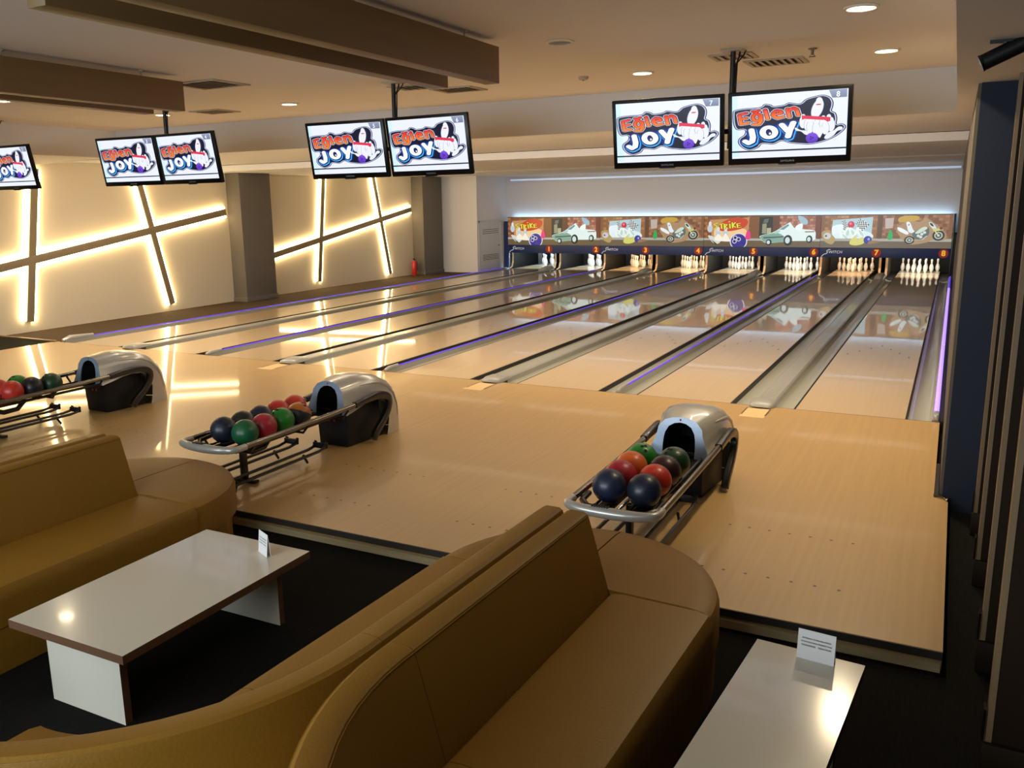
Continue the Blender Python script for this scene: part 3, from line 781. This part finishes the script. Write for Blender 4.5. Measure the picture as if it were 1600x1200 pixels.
# ================================================================== SCREENS
def logo():
    A = Art(.00035)
    def f(x, y):
        u = (x - 30) / 1405
        h = 737 + 44 * u
        return (u, 1 - (y - (216 - .0715 * (x - 20))) / h)
    q = lambda pts: [f(*p) for p in pts]
    A.poly([(0, 0), (1, 0), (1, 1), (0, 1)], (238, 243, 255))
    A.poly([(0, .03), (.07, .03), (.045, 1), (0, 1)], (214, 244, 255))
    A.poly([(.87, .875), (.99, .875), (.99, .995), (.84, .995)], (120, 130, 156), (150, 160, 190))
    A.poly([(0, .098), (1, .098), (1, .122), (0, .122)], (16, 14, 44))
    out = spline([(35, 415), (60, 375), (180, 352), (380, 335), (440, 298), (520, 305), (560, 322), (680, 305), (740, 280), (870, 290), (940, 240), (1050, 205), (1150, 190), (1230, 215), (1268, 270), (1266, 330), (1255, 375), (1300, 400), (1320, 460), (1318, 530), (1370, 522), (1420, 545), (1415, 590), (1340, 660), (1240, 715), (1120, 755), (1000, 775), (870, 770), (760, 760), (660, 735), (560, 775), (420, 770), (370, 815), (260, 850), (170, 825), (110, 770), (115, 710), (185, 660), (190, 605), (90, 605), (45, 540)], True, 4)
    P = [f(*p) for p in out]
    A.poly(P, (24, 22, 72)); A.poly(inset(P, .009), (206, 216, 250)); A.poly(inset(P, .018), (16, 14, 44))
    # JOY: pale blue and blue shadows below white bubble strokes
    J = [[(262, 600), (312, 600)], [(300, 605), (308, 700), (290, 745), (245, 762), (200, 735)]]
    J = [[(280, 605), (300, 690), (290, 740), (245, 762), (200, 738)]]
    O = [[(p[0], p[1]) for p in arc(500, 630, 78, 0, 360, 22, 60)]]
    Yl = [[(660, 540), (735, 615)], [(800, 515), (760, 605), (738, 680)]]
    for dx, dy, wd, col in ((10, 12, .112, (18, 60, 160)), (13, 17, .086, (70, 190, 250)), (6, 8, .078, (14, 40, 120)), (0, 0, .056, (255, 255, 255))):
        for Lr in (J, O, Yl):
            A.stroke([[f(p[0] + dx, p[1] + dy) for p in l] for l in Lr], wd, col)
    A.disc(*f(505, 636), .026, (20, 30, 90), .046); A.disc(*f(514, 644), .01, (235, 240, 255), .018)
    # Eğlen
    E = [[(215, 405), (128, 425), (150, 535), (240, 520)], [(138, 478), (215, 464)]]
    G = [[(p[0], p[1]) for p in arc(348, 455, 48, 0, 360, 16, 42)], [(400, 425), (405, 500), (375, 535), (305, 535)], [(300, 385), (330, 395), (370, 372)]]
    Lc = [[(452, 365), (486, 470)]]
    E2 = [[(545, 425), (655, 405), (640, 378), (590, 372), (555, 400), (560, 440), (610, 462), (675, 445)]]
    N = [[(728, 352), (752, 448)], [(745, 375), (800, 340), (838, 358), (862, 425)]]
    for Lr in (E, G, Lc, E2, N): A.stroke([[f(*p) for p in l] for l in Lr], .058, (226, 222, 240))
    for Lr in (E, G, Lc, E2, N): A.stroke([[f(*p) for p in l] for l in Lr], .046, (24, 14, 34))
    for Lr in (E, G, Lc, E2, N): A.stroke([[f(*p) for p in l] for l in Lr], .033, (250, 138, 56), (232, 20, 44))
    A.disc(*f(1085, 350), .05, (150, 160, 200), .15, rot=-.15); A.disc(*f(1085, 350), .046, (240, 243, 250), .142, rot=-.15); A.disc(*f(1105, 262), .028, (240, 243, 250), .06)
    A.disc(*f(1098, 300), .024, (226, 52, 84), .01)
    # pins held under a red band, purple ball, toppled pin
    for (x, y) in ((920, 505), (975, 535), (1040, 520), (1100, 530), (1160, 520), (1225, 505), (1255, 540), (1010, 560), (1080, 580), (1190, 575)):
        A.disc(*f(x, y), .034, (170, 180, 210), .1); A.disc(*f(x, y), .030, (240, 243, 250), .094); A.disc(*f(x, y - 62), .019, (240, 243, 250), .04)
    A.poly(q(spline([(830, 570), (900, 600), (960, 605), (1030, 640), (960, 655), (900, 615), (840, 605)])), (236, 242, 250))
    A.poly(q(spline([(1090, 620), (1130, 560), (1170, 590), (1150, 650), (1125, 690), (1095, 650)])), (240, 243, 250))
    A.poly(q([(905, 425), (1245, 445), (1245, 490), (1210, 500), (1180, 480), (940, 468), (908, 480)]), (226, 52, 84))
    A.disc(*f(1035, 692), .053, (92, 40, 190), .083, col2=(130, 80, 226))
    for x, y in ((1020, 680), (1045, 690), (1022, 705)): A.disc(*f(x, y), .007, (50, 20, 120), .012)
    A.poly(q(spline([(1180, 690), (1220, 630), (1290, 600), (1340, 560), (1385, 560), (1385, 590), (1330, 610), (1290, 660), (1220, 700)])), (238, 242, 250))
    return A
SCR = picture_mat('lit_screen', 1.02)
TVW, TVH = .94, .57
SW, SH = .872, .49
tv0 = None
def make_tv():
    t = thing('wall_screen', '', 'screen')
    MB().box(-TVW / 2, TVW / 2, 0, .045, -TVH / 2, TVH / 2).build('housing', M['bezel'], t, bevel=.008)
    MB().box(-TVW / 2 + .12, TVW / 2 - .12, .04, .085, -TVH / 2 + .1, TVH / 2 - .1).build('rear_cover', M['blackplastic'], t, bevel=.01)
    logo().build('picture', SCR, t, lambda u, v: ((u - .5) * SW, (v - .5) * SH + .012), (0, -.001, 0))
    MB().hexa([(-.06, -.004, -TVH / 2 - .006), (.06, -.004, -TVH / 2 - .006), (.06, .02, -TVH / 2 - .006), (-.06, .02, -TVH / 2 - .006), (-.08, -.004, -TVH / 2 + .004), (.08, -.004, -TVH / 2 + .004), (.08, .02, -TVH / 2 + .004), (-.08, .02, -TVH / 2 + .004)]).build('lower_lip', M['bezel'], t)
    text('maker_lettering', 'SAMSUNG', .022, M['tvbrand'], t, (0, -.0015, -TVH / 2 + .022), space=1.1)
    return t
DIGIT = mat('white_screen_digit', (240, 240, 250), .4, emit=(.9, .92, 1), es=1.0)
pos_words = {8: 'right screen of the right pair showing a small 8', 7: 'left screen of the right pair showing a small 7', 6: 'right screen of the middle pair', 5: 'left screen of the middle pair', 4: 'right screen of the left pair', 3: 'left screen of the left pair', 2: 'screen cut off by the left edge of the photo'}
for n in range(8, 1, -1):
    pc = PAIR[(8 - n) // 2] + (-.035, -.08, -.012, .06)[(8 - n) // 2]
    side = 1 if n % 2 == 0 else -1
    if tv0 is None: tv0 = t = make_tv()
    else:
        t = dup(tv0)
        for ch in list(t.children):
            if ch.name.startswith('channel_digit'): bpy.data.objects.remove(ch)
    t['label'] = 'flat black-rimmed ceiling screen, ' + pos_words[n]; t['group'] = 'screens hung over the approach'
    t.name = 'screen'
    t.location = (pc + side * (TVW / 2 + .018), -2.03 - .018, 2.762)
    t.rotation_euler = (math.radians(10), 0, math.radians(3.3 if side < 0 else -1.3))
    text('channel_digit', str(n), .055, DIGIT, t, (SW * .5 - .07, -.0105, SH * .5 - .025))
for i in range(4):
    pc = PAIR[i] + (-.035, -.08, -.012, .06)[i]
    t = thing('screen_mount', 'black ceiling pole carrying the %s pair of screens' % ['right', 'middle', 'left', 'cut-off far left'][i], 'mount', (pc, -1.88, CEIL), group='screen mounts')
    MB().tube([(0, 0, 0), (0, 0, -.78)], .022, 12).build('pole', M['blackmetal'], t, smooth=True)
    MB().box(-.09, .09, -.09, .09, -.012, 0).build('ceiling_plate', M['louvre'], t, bevel=.003)
    MB().box(-.42, .42, -.012, .012, -.66, -.62).build('cross_bar', M['blackmetal'], t)
    for sx in (-.32, .32): MB().box(sx - .03, sx + .03, -.046, -.012, -.7, -.58).build('bracket', M['blackmetal'], t)
    MB().tube([(.05, .03, 0), (.045, .02, -.05), (.028, -.012, -.12), (.027, -.02, -.3), (.026, -.018, -.6)], .007, 6).build('cable', M['blackplastic'], t, smooth=True)
    MB().tube([(.09, .05, 0), (.08, .03, -.04), (.033, 0.01, -.1), (.031, .0, -.3), (.03, .0, -.6)], .006, 6).build('cable', M['blackplastic'], t, smooth=True)

# ================================================================== BALL RETURNS
def make_return():
    t = thing('ball_return', '', 'ball return')
    # silver hood: the mouth outline swept back, over and down to the floor
    outer = [(-.235, .33), (-.2, .42), (-.172, .5), (-.165, .545), (-.12, .6), (-.06, .622), (0, .628), (.06, .622), (.12, .6), (.165, .545), (.172, .5), (.2, .42), (.235, .33)]
    inner = [(-.122, .33), (-.122, .42), (-.118, .47), (-.11, .51), (-.085, .555), (-.045, .58), (0, .588), (.045, .58), (.085, .555), (.11, .51), (.118, .47), (.122, .42), (.122, .33)]
    yy = lambda z, o=0: -3.31 + (z - .33) * .16 + o
    Ou = [(-3.2, .632), (-3.05, .65), (-2.9, .648), (-2.74, .62), (-2.6, .555), (-2.49, .46), (-2.42, .33), (-2.38, .18), (-2.36, .001)]
    In = [(-3.22, .345), (-3.05, .38), (-2.92, .395), (-2.8, .385), (-2.72, .345), (-2.67, .28), (-2.65, .2), (-2.66, .1), (-2.68, .001)]
    rnd = [(-1, 0), (-1.0, .22), (-.99, .45), (-.95, .66), (-.8, .86), (-.45, .97), (0, 1), (.45, .97), (.8, .86), (.95, .66), (.99, .45), (1.0, .22), (1, 0)]
    on = [(a / .235, (z - .33) / .298) for a, z in outer]
    rings = [[(a, yy(z), z) for a, z in outer]]
    for i, ((oy, oz), (iy, iz)) in enumerate(zip(Ou, In)):
        wd = .236 + .012 * math.sin(PI * i / 8)
        t_ = min(1, (i + .4) / 2.2)
        rings.append([((a0 + (a1 - a0) * t_) * wd, iy + (oy - iy) * (b0 + (b1 - b0) * t_), iz + (oz - iz) * (b0 + (b1 - b0) * t_)) for (a0, b0), (a1, b1) in zip(on, rnd)])
    MB().loft(rings, False, False).build('hood', M['silver'], t, smooth=True, angle=70)
    for s in (-1, 1):
        k_ = 3 if s < 0 else 9
        MB().tube([rings[i][k_] for i in range(2, 9)], [.004, .009, .011, .011, .01, .008, .004], 8).build('side_ridge', M['silver'], t, smooth=True)
    mb = MB()
    mb.loft([[(a, yy(z, .02), z) for a, z in outer], [(a, yy(z), z) for a, z in outer], [(a, yy(z), z) for a, z in inner], [(a, yy(z, .12), z) for a, z in inner]], False, False)
    mb.build('mouth_bezel', M['bluesilver'], t, smooth=True, angle=35)
    mb = MB()
    mb.loft([[(a, yy(z, .01), z) for a, z in inner], [(a * .98, -2.85, z) for a, z in inner]], True, False)
    mb.add([(a * .98, -2.85, z) for a, z in inner], [tuple(range(13))])
    mb.build('mouth_lining', M['pitdark'], t)
    MB().box(-.006, .006, yy(.61) - .004, yy(.61) + .01, .6, .614).build('badge', M['red'], t)
    # black base
    MB().hexa([(-.165, -3.22, .001), (.165, -3.22, .001), (.2, -2.7, .001), (-.2, -2.7, .001), (-.175, -3.24, .36), (.175, -3.24, .36), (.2, -2.76, .38), (-.2, -2.76, .38)]).build('base_box', M['blackplastic'], t, bevel=.01)
    MB().box(-.04, -.02, -3.238, -3.225, .24, .255).box(.02, .04, -3.238, -3.225, .24, .26).build('port', M['red'], t)
    # chrome side rails that loop down to the floor
    for s in (-1, 1):
        pts = spline([(s * .285, -4.66), (s * .285, -4.2)], False, 1)
        path = [(s * .285, -4.68, .4), (s * .285, -4.2, .405), (s * .285, -3.6, .415), (s * .285, -3.25, .425)]
        MB().tube(path, .023, 12).build('side_rail', M['chrome'], t, smooth=True)
        loop = spline([(-3.25, .425), (-3.05, .44), (-2.85, .44), (-2.72, .39), (-2.72, .3), (-2.8, .2), (-2.93, .1), (-2.985, .038)], False, 4)
        rings = []
        n = len(loop)
        for i, (y, z) in enumerate(loop):
            j0, j1 = max(i - 1, 0), min(i + 1, n - 1)
            d = Vector((loop[j1][0] - loop[j0][0], loop[j1][1] - loop[j0][1])).normalized(); nn = Vector((-d.y, d.x))
            h = .026 + .01 * min(1, i / 8)
            rings.append([(s * .285 + a * .027, y + nn.x * b2 * h, z + nn.y * b2 * h) for a, b2 in ((-1, -.7), (-.7, -1), (.7, -1), (1, -.7), (1, .7), (.7, 1), (-.7, 1), (-1, .7))])
        MB().loft(rings, True, True).build('loop_leg', M['blackmetal'], t, smooth=True, angle=50)
    # front handle
    fr = [(-.285, -4.66), (-.285, -4.74), (-.25, -4.785), (-.15, -4.81), (0, -4.815), (.15, -4.81), (.25, -4.785), (.285, -4.74), (.285, -4.66)]
    fr = spline(fr, False, 3)
    MB().tube([(a, b2, .4 - .006 * math.cos(a * 5)) for a, b2 in fr], [.024 + .012 * max(0, 1 - abs(a) / .3) ** .5 for a, b2 in fr], 12).build('front_handle', M['silver'], t, smooth=True)
    g = MB()
    for k in range(7): g.box(-.1 + k * .016, -.092 + k * .016, -4.83, -4.79, .428, .434)
    g.build('grip_slots', M['blackplastic'], t)
    # tray rods and stops
    for xx in (-.175, -.055, .055, .175):
        MB().tube([(xx, -4.62, .338), (xx, -3.2, .342)], .0095, 8).build('tray_rod', M['blackmetal'], t, smooth=True)
    MB().tube([(-.24, -4.5, .39), (-.24, -4.62, .38), (-.19, -4.68, .37), (0, -4.69, .36), (.19, -4.68, .37), (.24, -4.62, .38), (.24, -4.5, .39)], .019, 8).build('tray_stop', M['blackmetal'], t, smooth=True)
    for xx in (-.115, .115):
        MB().box(xx - .052, xx + .052, -4.64, -3.2, .322, .328).build('tray_pan', M['blackplastic'], t)
    for yv in (-4.55, -3.9, -3.35):
        MB().tube([(-.285, yv, .395), (-.22, yv, .318), (.22, yv, .318), (.285, yv, .395)], .011, 8).build('cross_bracket', M['blackmetal'], t, smooth=True)
    # post and shoe rack
    MB().box(-.02, .02, -4.43, -4.37, .03, .32).build('post', M['blackmetal'], t, bevel=.008)
    MB().tube([(0, -4.4, .27), (0, -4.3, .23), (0, -4.15, .235), (0, -4.06, .31)], .025, 10).build('post_brace', M['blackmetal'], t, smooth=True)
    MB().box(-.13, .13, -4.43, -4.37, .002, .03).build('foot', M['blackmetal'], t, bevel=.006)
    for xx in (-.23, -.11, .1, .22):
        MB().tube([(xx, -4.78, .1), (xx, -3.72, .1), (xx, -3.64, .11), (xx, -3.6, .155)], .014, 8).build('lower_rod', M['blackmetal'], t, smooth=True)
    for xx in (-.17, .16):
        MB().box(xx - .075, xx + .075, -3.63, -3.6, .1, .15).build('rod_end', M['blackplastic'], t, bevel=.006)
        MB().tube([(xx, -3.85, .095), (xx, -3.8, .014)], .012, 8).build('rod_leg', M['blackmetal'], t, smooth=True)
        MB().tube([(xx, -4.65, .095), (xx, -4.68, .014)], .012, 8).build('rod_leg', M['blackmetal'], t, smooth=True)
    return t
ret0 = make_return()
RX = [PAIR[0], PAIR[1], PAIR[2]]
ret0.location = (RX[0], 0, 0)
ret0['label'] = 'silver ball return with its mouth facing the camera on the right of the approach'; ret0['group'] = 'ball returns'
dup(ret0, 'silver ball return in the middle of the approach holding nine balls', loc=(RX[1], 0, 0))
dup(ret0, 'silver ball return at far left, cut off by the edge of the photo', loc=(RX[2], 0, 0))

def ball_mats():
    cols = dict(navy=(24, 34, 54), blue=(28, 40, 66), black=(24, 30, 32), green=(22, 120, 34), teal=(14, 92, 56), darkgreen=(16, 62, 34), crimson=(168, 34, 50), red=(196, 50, 34), orange=(214, 98, 34), maroon=(48, 20, 24), amber=(176, 98, 26))
    return {k: mat(k + '_ball_resin', v, .4, coat=.25, coatr=.25, noise=((22, 22, 22), .28)) for k, v in cols.items()}
BM = ball_mats()
HOLE = M['pitdark']
R_B = .1085
def ball(loc, col, label, rot, two=None):
    t = thing('bowling_ball', label, 'ball', loc, group='bowling balls on the racks')
    mb = MB(); mb.sphere((0, 0, 0), R_B, 28, 18)
    if two:
        mb.mi = [1 if sum(mb.v[i][2] for i in f) / len(f) < .01 else 0 for f in mb.f]
    o = mb.build('shell', [BM[col], BM[two or col]], t, smooth=True, angle=80)
    for a, e in ((-9, 66), (12, 67), (2, 45)):
        a, e = math.radians(a) * 1.6 + rot, math.radians(e)
        d = Vector((math.cos(e) * math.sin(a), -math.cos(e) * math.cos(a), math.sin(e)))
        MB().tube([d * (R_B - .004), d * (R_B + .0006)], .0125, 10).build('finger_hole', HOLE, t)
    if two: t.rotation_euler = (-.5, .15, .35)
    elif 'green' not in col: t.rotation_euler = (random.uniform(1.5, 2.4), 0, random.uniform(-.6, .6))
Y0, DY, ZBALL = -4.475, .2175, .4472
def row(i, side): return (0.115 if side else -.115, Y0 + DY * i, ZBALL + .0005 * i)
def balls(rx, items):
    for (i, side, col, lab, *two) in items:
        a, b2, c2 = row(i, side)
        ball((rx + a, b2, c2), col, lab, random.uniform(-1, 1), two[0] if two else None)
balls(RX[0], [(0, 0, 'blue', 'dark blue bowling ball front left on the right-hand rack'), (0, 1, 'navy', 'dark blue bowling ball front right on the right-hand rack'),
              (1, 0, 'crimson', 'pinkish red bowling ball behind the front left ball on the right-hand rack'), (1, 1, 'red', 'orange-red bowling ball behind the front right ball on the right-hand rack'),
              (2, 0, 'orange', 'orange bowling ball in the left row of the right-hand rack'), (2, 1, 'maroon', 'dark maroon bowling ball in the right row of the right-hand rack'),
              (3, 0, 'green', 'bright green bowling ball rear left on the right-hand rack'), (3, 1, 'darkgreen', 'dark green bowling ball rear right by the mouth of the right-hand return')])
balls(RX[1], [(0, 0, 'navy', 'dark navy bowling ball front left on the middle rack'), (0, 1, 'teal', 'sea green bowling ball front right on the middle rack'),
              (1, 0, 'black', 'near-black bowling ball second in the left row of the middle rack'), (1, 1, 'crimson', 'crimson bowling ball second in the right row of the middle rack'),
              (2, 0, 'navy', 'dark blue bowling ball third in the left row of the middle rack'), (2, 1, 'green', 'bright green bowling ball third in the right row of the middle rack'),
              (3, 0, 'red', 'red bowling ball fourth in the left row of the middle rack'), (3, 1, 'amber', 'half amber half black bowling ball at the rear right of the middle rack', 'black'),
              (4, 0, 'red', 'orange-red bowling ball last in the left row of the middle rack')])
balls(RX[2], [(1, 0, 'red', 'orange-red bowling ball at the left edge of the photo on the far left rack'), (1, 1, 'red', 'red bowling ball just inside the left edge of the photo'), (2, 1, 'black', 'near-black bowling ball on the far left rack before the dark green one'),
              (2, 0, 'green', 'bright green bowling ball in the back row of the far left rack'), (3, 1, 'darkgreen', 'dark green bowling ball nearest the mouth of the far left return')])
# paper labels before the wide end caps
for i, lab in ((0, 'cream paper label taped to the floor before the rightmost wide gutter'), (1, 'cream paper label taped to the floor before the right-centre wide gutter'), (2, 'cream paper label taped to the floor before the left-centre wide gutter')):
    t = thing('floor_label', lab, 'label', (PAIR[i] - .01, -.34, 0), group='floor labels at the foul line')
    MB().box(-.125, .125, -.2, .2, .0, .0015).build('paper', M['label'], t)
    for s in (-1, 1): MB().box(s * .12 - .008, s * .12 + .008, -.1, .22, .0015, .0022).build('tape', M['edge'], t)

# ================================================================== SEATING
ZC = -.1
def sweep(mb, prof, path):
    """prof: (d, z) with d measured from the back seam; path: (origin xy, outward dir xy)"""
    mb.loft([[(o[0] + dd[0] * d, o[1] + dd[1] * d, z) for d, z in prof] for o, dd in path], True, True)
    return mb
P_BACK = [(.004, ZC), (.004, .705), (.012, .733), (.03, .745), (.1, .745), (.118, .735), (.128, .715), (.237, .35), (.237, ZC)]
def seat_profiles(D):
    return ([(.24, .14), (.24, .342), (.255, .355), (.3, .361), (D - .07, .359), (D - .025, .347), (D - .005, .317), (D, .277), (D - .002, .14)],
            [(.24, ZC), (.24, .133), (D - .008, .133), (D - .008, ZC)])
def module(name, label, path, group, D=.75):
    P_SEAT, P_BASE = seat_profiles(D)
    t = thing(name, label, 'sofa', (0, 0, 0), group=group)
    sweep(MB(), P_BACK, path).build('backrest', M['leather'], t, smooth=True, angle=32)
    sweep(MB(), P_SEAT, path).build('seat', M['leather'], t, smooth=True, angle=32)
    sweep(MB(), P_BASE, path).build('base', M['leather'], t, smooth=True, angle=32)
    # piping along the top edges of the back and the front of the seat
    for d, z in ((.124, .729), (.014, .734)):
        MB().tube([(o[0] + dd[0] * d, o[1] + dd[1] * d, z) for o, dd in path], .0022, 6).build('piping', M['leather'], t, smooth=True)
    return t
def pouf(label, cx, cy, s, group, D, rz):
    t = thing('rounded_sofa_end', label, 'sofa', (cx, cy, 0), rz, group=group)
    k_ = D / .75
    def sector(mb, prof, ky=1.0):
        n = 18; rings = []
        for k in range(n + 1):
            a = PI / 2 * k / n
            dx, dy = math.cos(a) * s, math.sin(a)
            rings.append([(dx * r * k_ + .004 * s, dy * r * ky + .004, z) for r, z in prof])
        return mb.loft(rings, True, True)
    sector(MB(), [(.0, .14), (.0, .364), (.3, .366), (.62, .365), (.69, .357), (.725, .338), (.74, .298), (.742, .14)], 1.09).build('cushion', M['leather'], t, smooth=True, angle=32)
    sector(MB(), [(.0, ZC), (.0, .133), (.732, .133), (.732, ZC)]).build('base', M['leather'], t, smooth=True, angle=32)
SEAM = [(-1.34, -7.2), (-4.60, -7.2)]
ROT = [math.radians(-2.0), 0]
YL, YN = 1.475, 0.0
def at(i, x, y):
    c, q = math.cos(ROT[i]), math.sin(ROT[i])
    return (SEAM[i][0] + c * x - q * y, SEAM[i][1] + q * x + c * y)
def dirn(i, dx, dy):
    c, q = math.cos(ROT[i]), math.sin(ROT[i])
    return (c * dx - q * dy, q * dx + c * dy)
for i in (0, 1):
    where = ['centre', 'left'][i]
    D = [.75, .78][i]
    for s in (1, -1):
        side = 'right' if s > 0 else 'left'
        lab = {(0, 1): 'mustard leatherette bench in the foreground facing the right-hand table', (0, -1): 'mustard leatherette bench back to back with the foreground one, facing the left table',
               (1, 1): 'mustard leatherette bench at far left facing the white table', (1, -1): 'mustard leatherette bench behind the far left one, only its back top showing'}[(i, s)]
        y_n = .004 if i == 0 else -.8
        module('bench_sofa', lab, [(at(i, 0, y), dirn(i, s, 0)) for y in (y_n, (y_n + YL) / 2, YL)], 'mustard booth sofas', D)
        pouf('rounded mustard sofa end on the %s of the %s bench pair' % (side, where), *at(i, 0, YL), s, 'rounded sofa ends', D, ROT[i])
R_C = 1.2
for s in (1, -1):
    path = [(at(0, 0, 0), dirn(0, s, 0))]
    cx, cy = s * R_C, -.07
    for k in range(0, 19):
        a = PI / 2 * k / 18
        dd = (s * math.cos(a), math.sin(a))
        path.append((at(0, cx - dd[0] * R_C, cy - dd[1] * R_C), dirn(0, *dd)))
    module('corner_sofa', 'curved mustard corner sofa sweeping %s at the bottom of the photo' % ('right' if s > 0 else 'left'), path, 'curved corner sofas')

# tables
def table(label, c, wx, wy, rz, ins, lw):
    t = thing('low_table', label, 'table', (c[0], c[1], ZC), rz)
    h = .425
    top = MB().box(-wx / 2, wx / 2, -wy / 2, wy / 2, h - .042, h).build('tabletop', [M['laminate'], M['edge']], t)
    me = top.data
    me.polygons.foreach_set('material_index', [0 if abs(p.normal.z) > .5 else 1 for p in me.polygons])
    for s in (-1, 1):
        o = MB().box(-lw / 2, lw / 2, s * ins - .02, s * ins + .02, 0, h - .042).build('leg_panel', [M['laminate'], M['edge']], t)
        me = o.data
        me.polygons.foreach_set('material_index', [1 if abs(p.normal.x) > .5 else 0 for p in me.polygons])
    return t
table('low white laminate table with brown edges between the left benches', (-3.135, -6.56), .78, 1.27, .01, .53, .5)
table('narrow low white laminate table with brown edges at the lower right', (-.165, -6.55), .44, 1.42, -.075, .56, .3)
def card(loc, rz, wd, h, lab, lean=.42):
    t = thing('table_sign', lab, 'sign', loc, rz, 'folded card signs on the tables')
    dy = h * math.sin(lean) ; hz = h * math.cos(lean); th = .0012
    MB().hexa([(-wd / 2, -dy / 2, 0), (wd / 2, -dy / 2, 0), (wd / 2, -dy / 2 + th, 0), (-wd / 2, -dy / 2 + th, 0), (-wd / 2, 0, hz), (wd / 2, 0, hz), (wd / 2, th, hz), (-wd / 2, th, hz)]).build('front_leaf', M['paper'], t)
    MB().hexa([(-wd / 2, dy / 2, 0), (wd / 2, dy / 2, 0), (wd / 2, dy / 2 + th, 0), (-wd / 2, dy / 2 + th, 0), (-wd / 2, 0, hz), (wd / 2, 0, hz), (wd / 2, th, hz), (-wd / 2, th, hz)]).build('rear_leaf', M['paper'], t)
    ang = math.atan2(dy / 2, hz)
    for k, tx in enumerate(('BOWLING AYAKKABILARINIZI', 'OYUN SONUNDA RESEPS\u0130YONA', 'TESL\u0130M ED\u0130N\u0130Z    TE\u015eEKK\u00dcRLER')):
        z = hz * (.72 - .12 * k)
        o = text('lettering', tx, (.0084 if k < 2 else .0082) * wd / .15, M['ink'], t, (0, -dy / 2 * (1 - z / hz) - .0012, z), rot=(PI / 2 - ang, 0, 0), bold=.0002)
card((-.08, -5.905, ZC + .4255), -.1, .15, .13, 'white folded card sign with black print on the narrow right-hand table', .2)
card((-2.955, -6.06, ZC + .4255), -.43, .118, .13, 'white folded card sign with black print on the left white table', .2)

# ================================================================== RIGHT-HAND FINS, EXTINGUISHER
for i, (y, lab) in enumerate(((-2.86, 'farthest upright veneer fin beside the navy wall'), (-3.75, 'second upright veneer fin from the navy wall'), (-4.84, 'third upright veneer fin from the navy wall, its base block showing'), (-5.76, 'nearest upright veneer fin at the right edge of the photo'))):
    t = thing('wall_fin', lab, 'fin', (.562, y, ZC), group='upright veneer fins along the right side')
    MB().box(.022, .95, 0, .06, .0, 2.955 - ZC).build('panel', M['fin'], t)
    MB().box(0, .022, -.004, .064, .0, 2.955 - ZC).build('edge_strip', M['finedge'], t)
    MB().box(-.012, .95, -.03, -.004, .0, .16).build('base_block', M['fin'], t, bevel=.004)
    MB().box(-.016, -.006, -.012, .05, .16, .3).build('steel_clip', M['chrome'], t)
t = thing('fire_extinguisher', 'red fire extinguisher standing by the far pillar on the left wall', 'extinguisher', (-14.5, 13.45, -.006))
MB().lathe([(.075, 0), (.08, .01), (.08, .38), (.07, .42), (.035, .45), (.03, .47), (.0001, .47)], n=18).build('cylinder', M['red'], t, smooth=True)
MB().lathe([(.022, .47), (.022, .51), (.0001, .51)], n=10).build('valve', M['blackmetal'], t)
MB().box(-.012, .012, -.08, .02, .51, .525).build('lever', M['blackmetal'], t)
MB().tube([(0, .02, .49), (.06, .03, .47), (.095, .03, .38), (.09, .02, .15)], .011, 8).build('hose', M['blackplastic'], t, smooth=True)
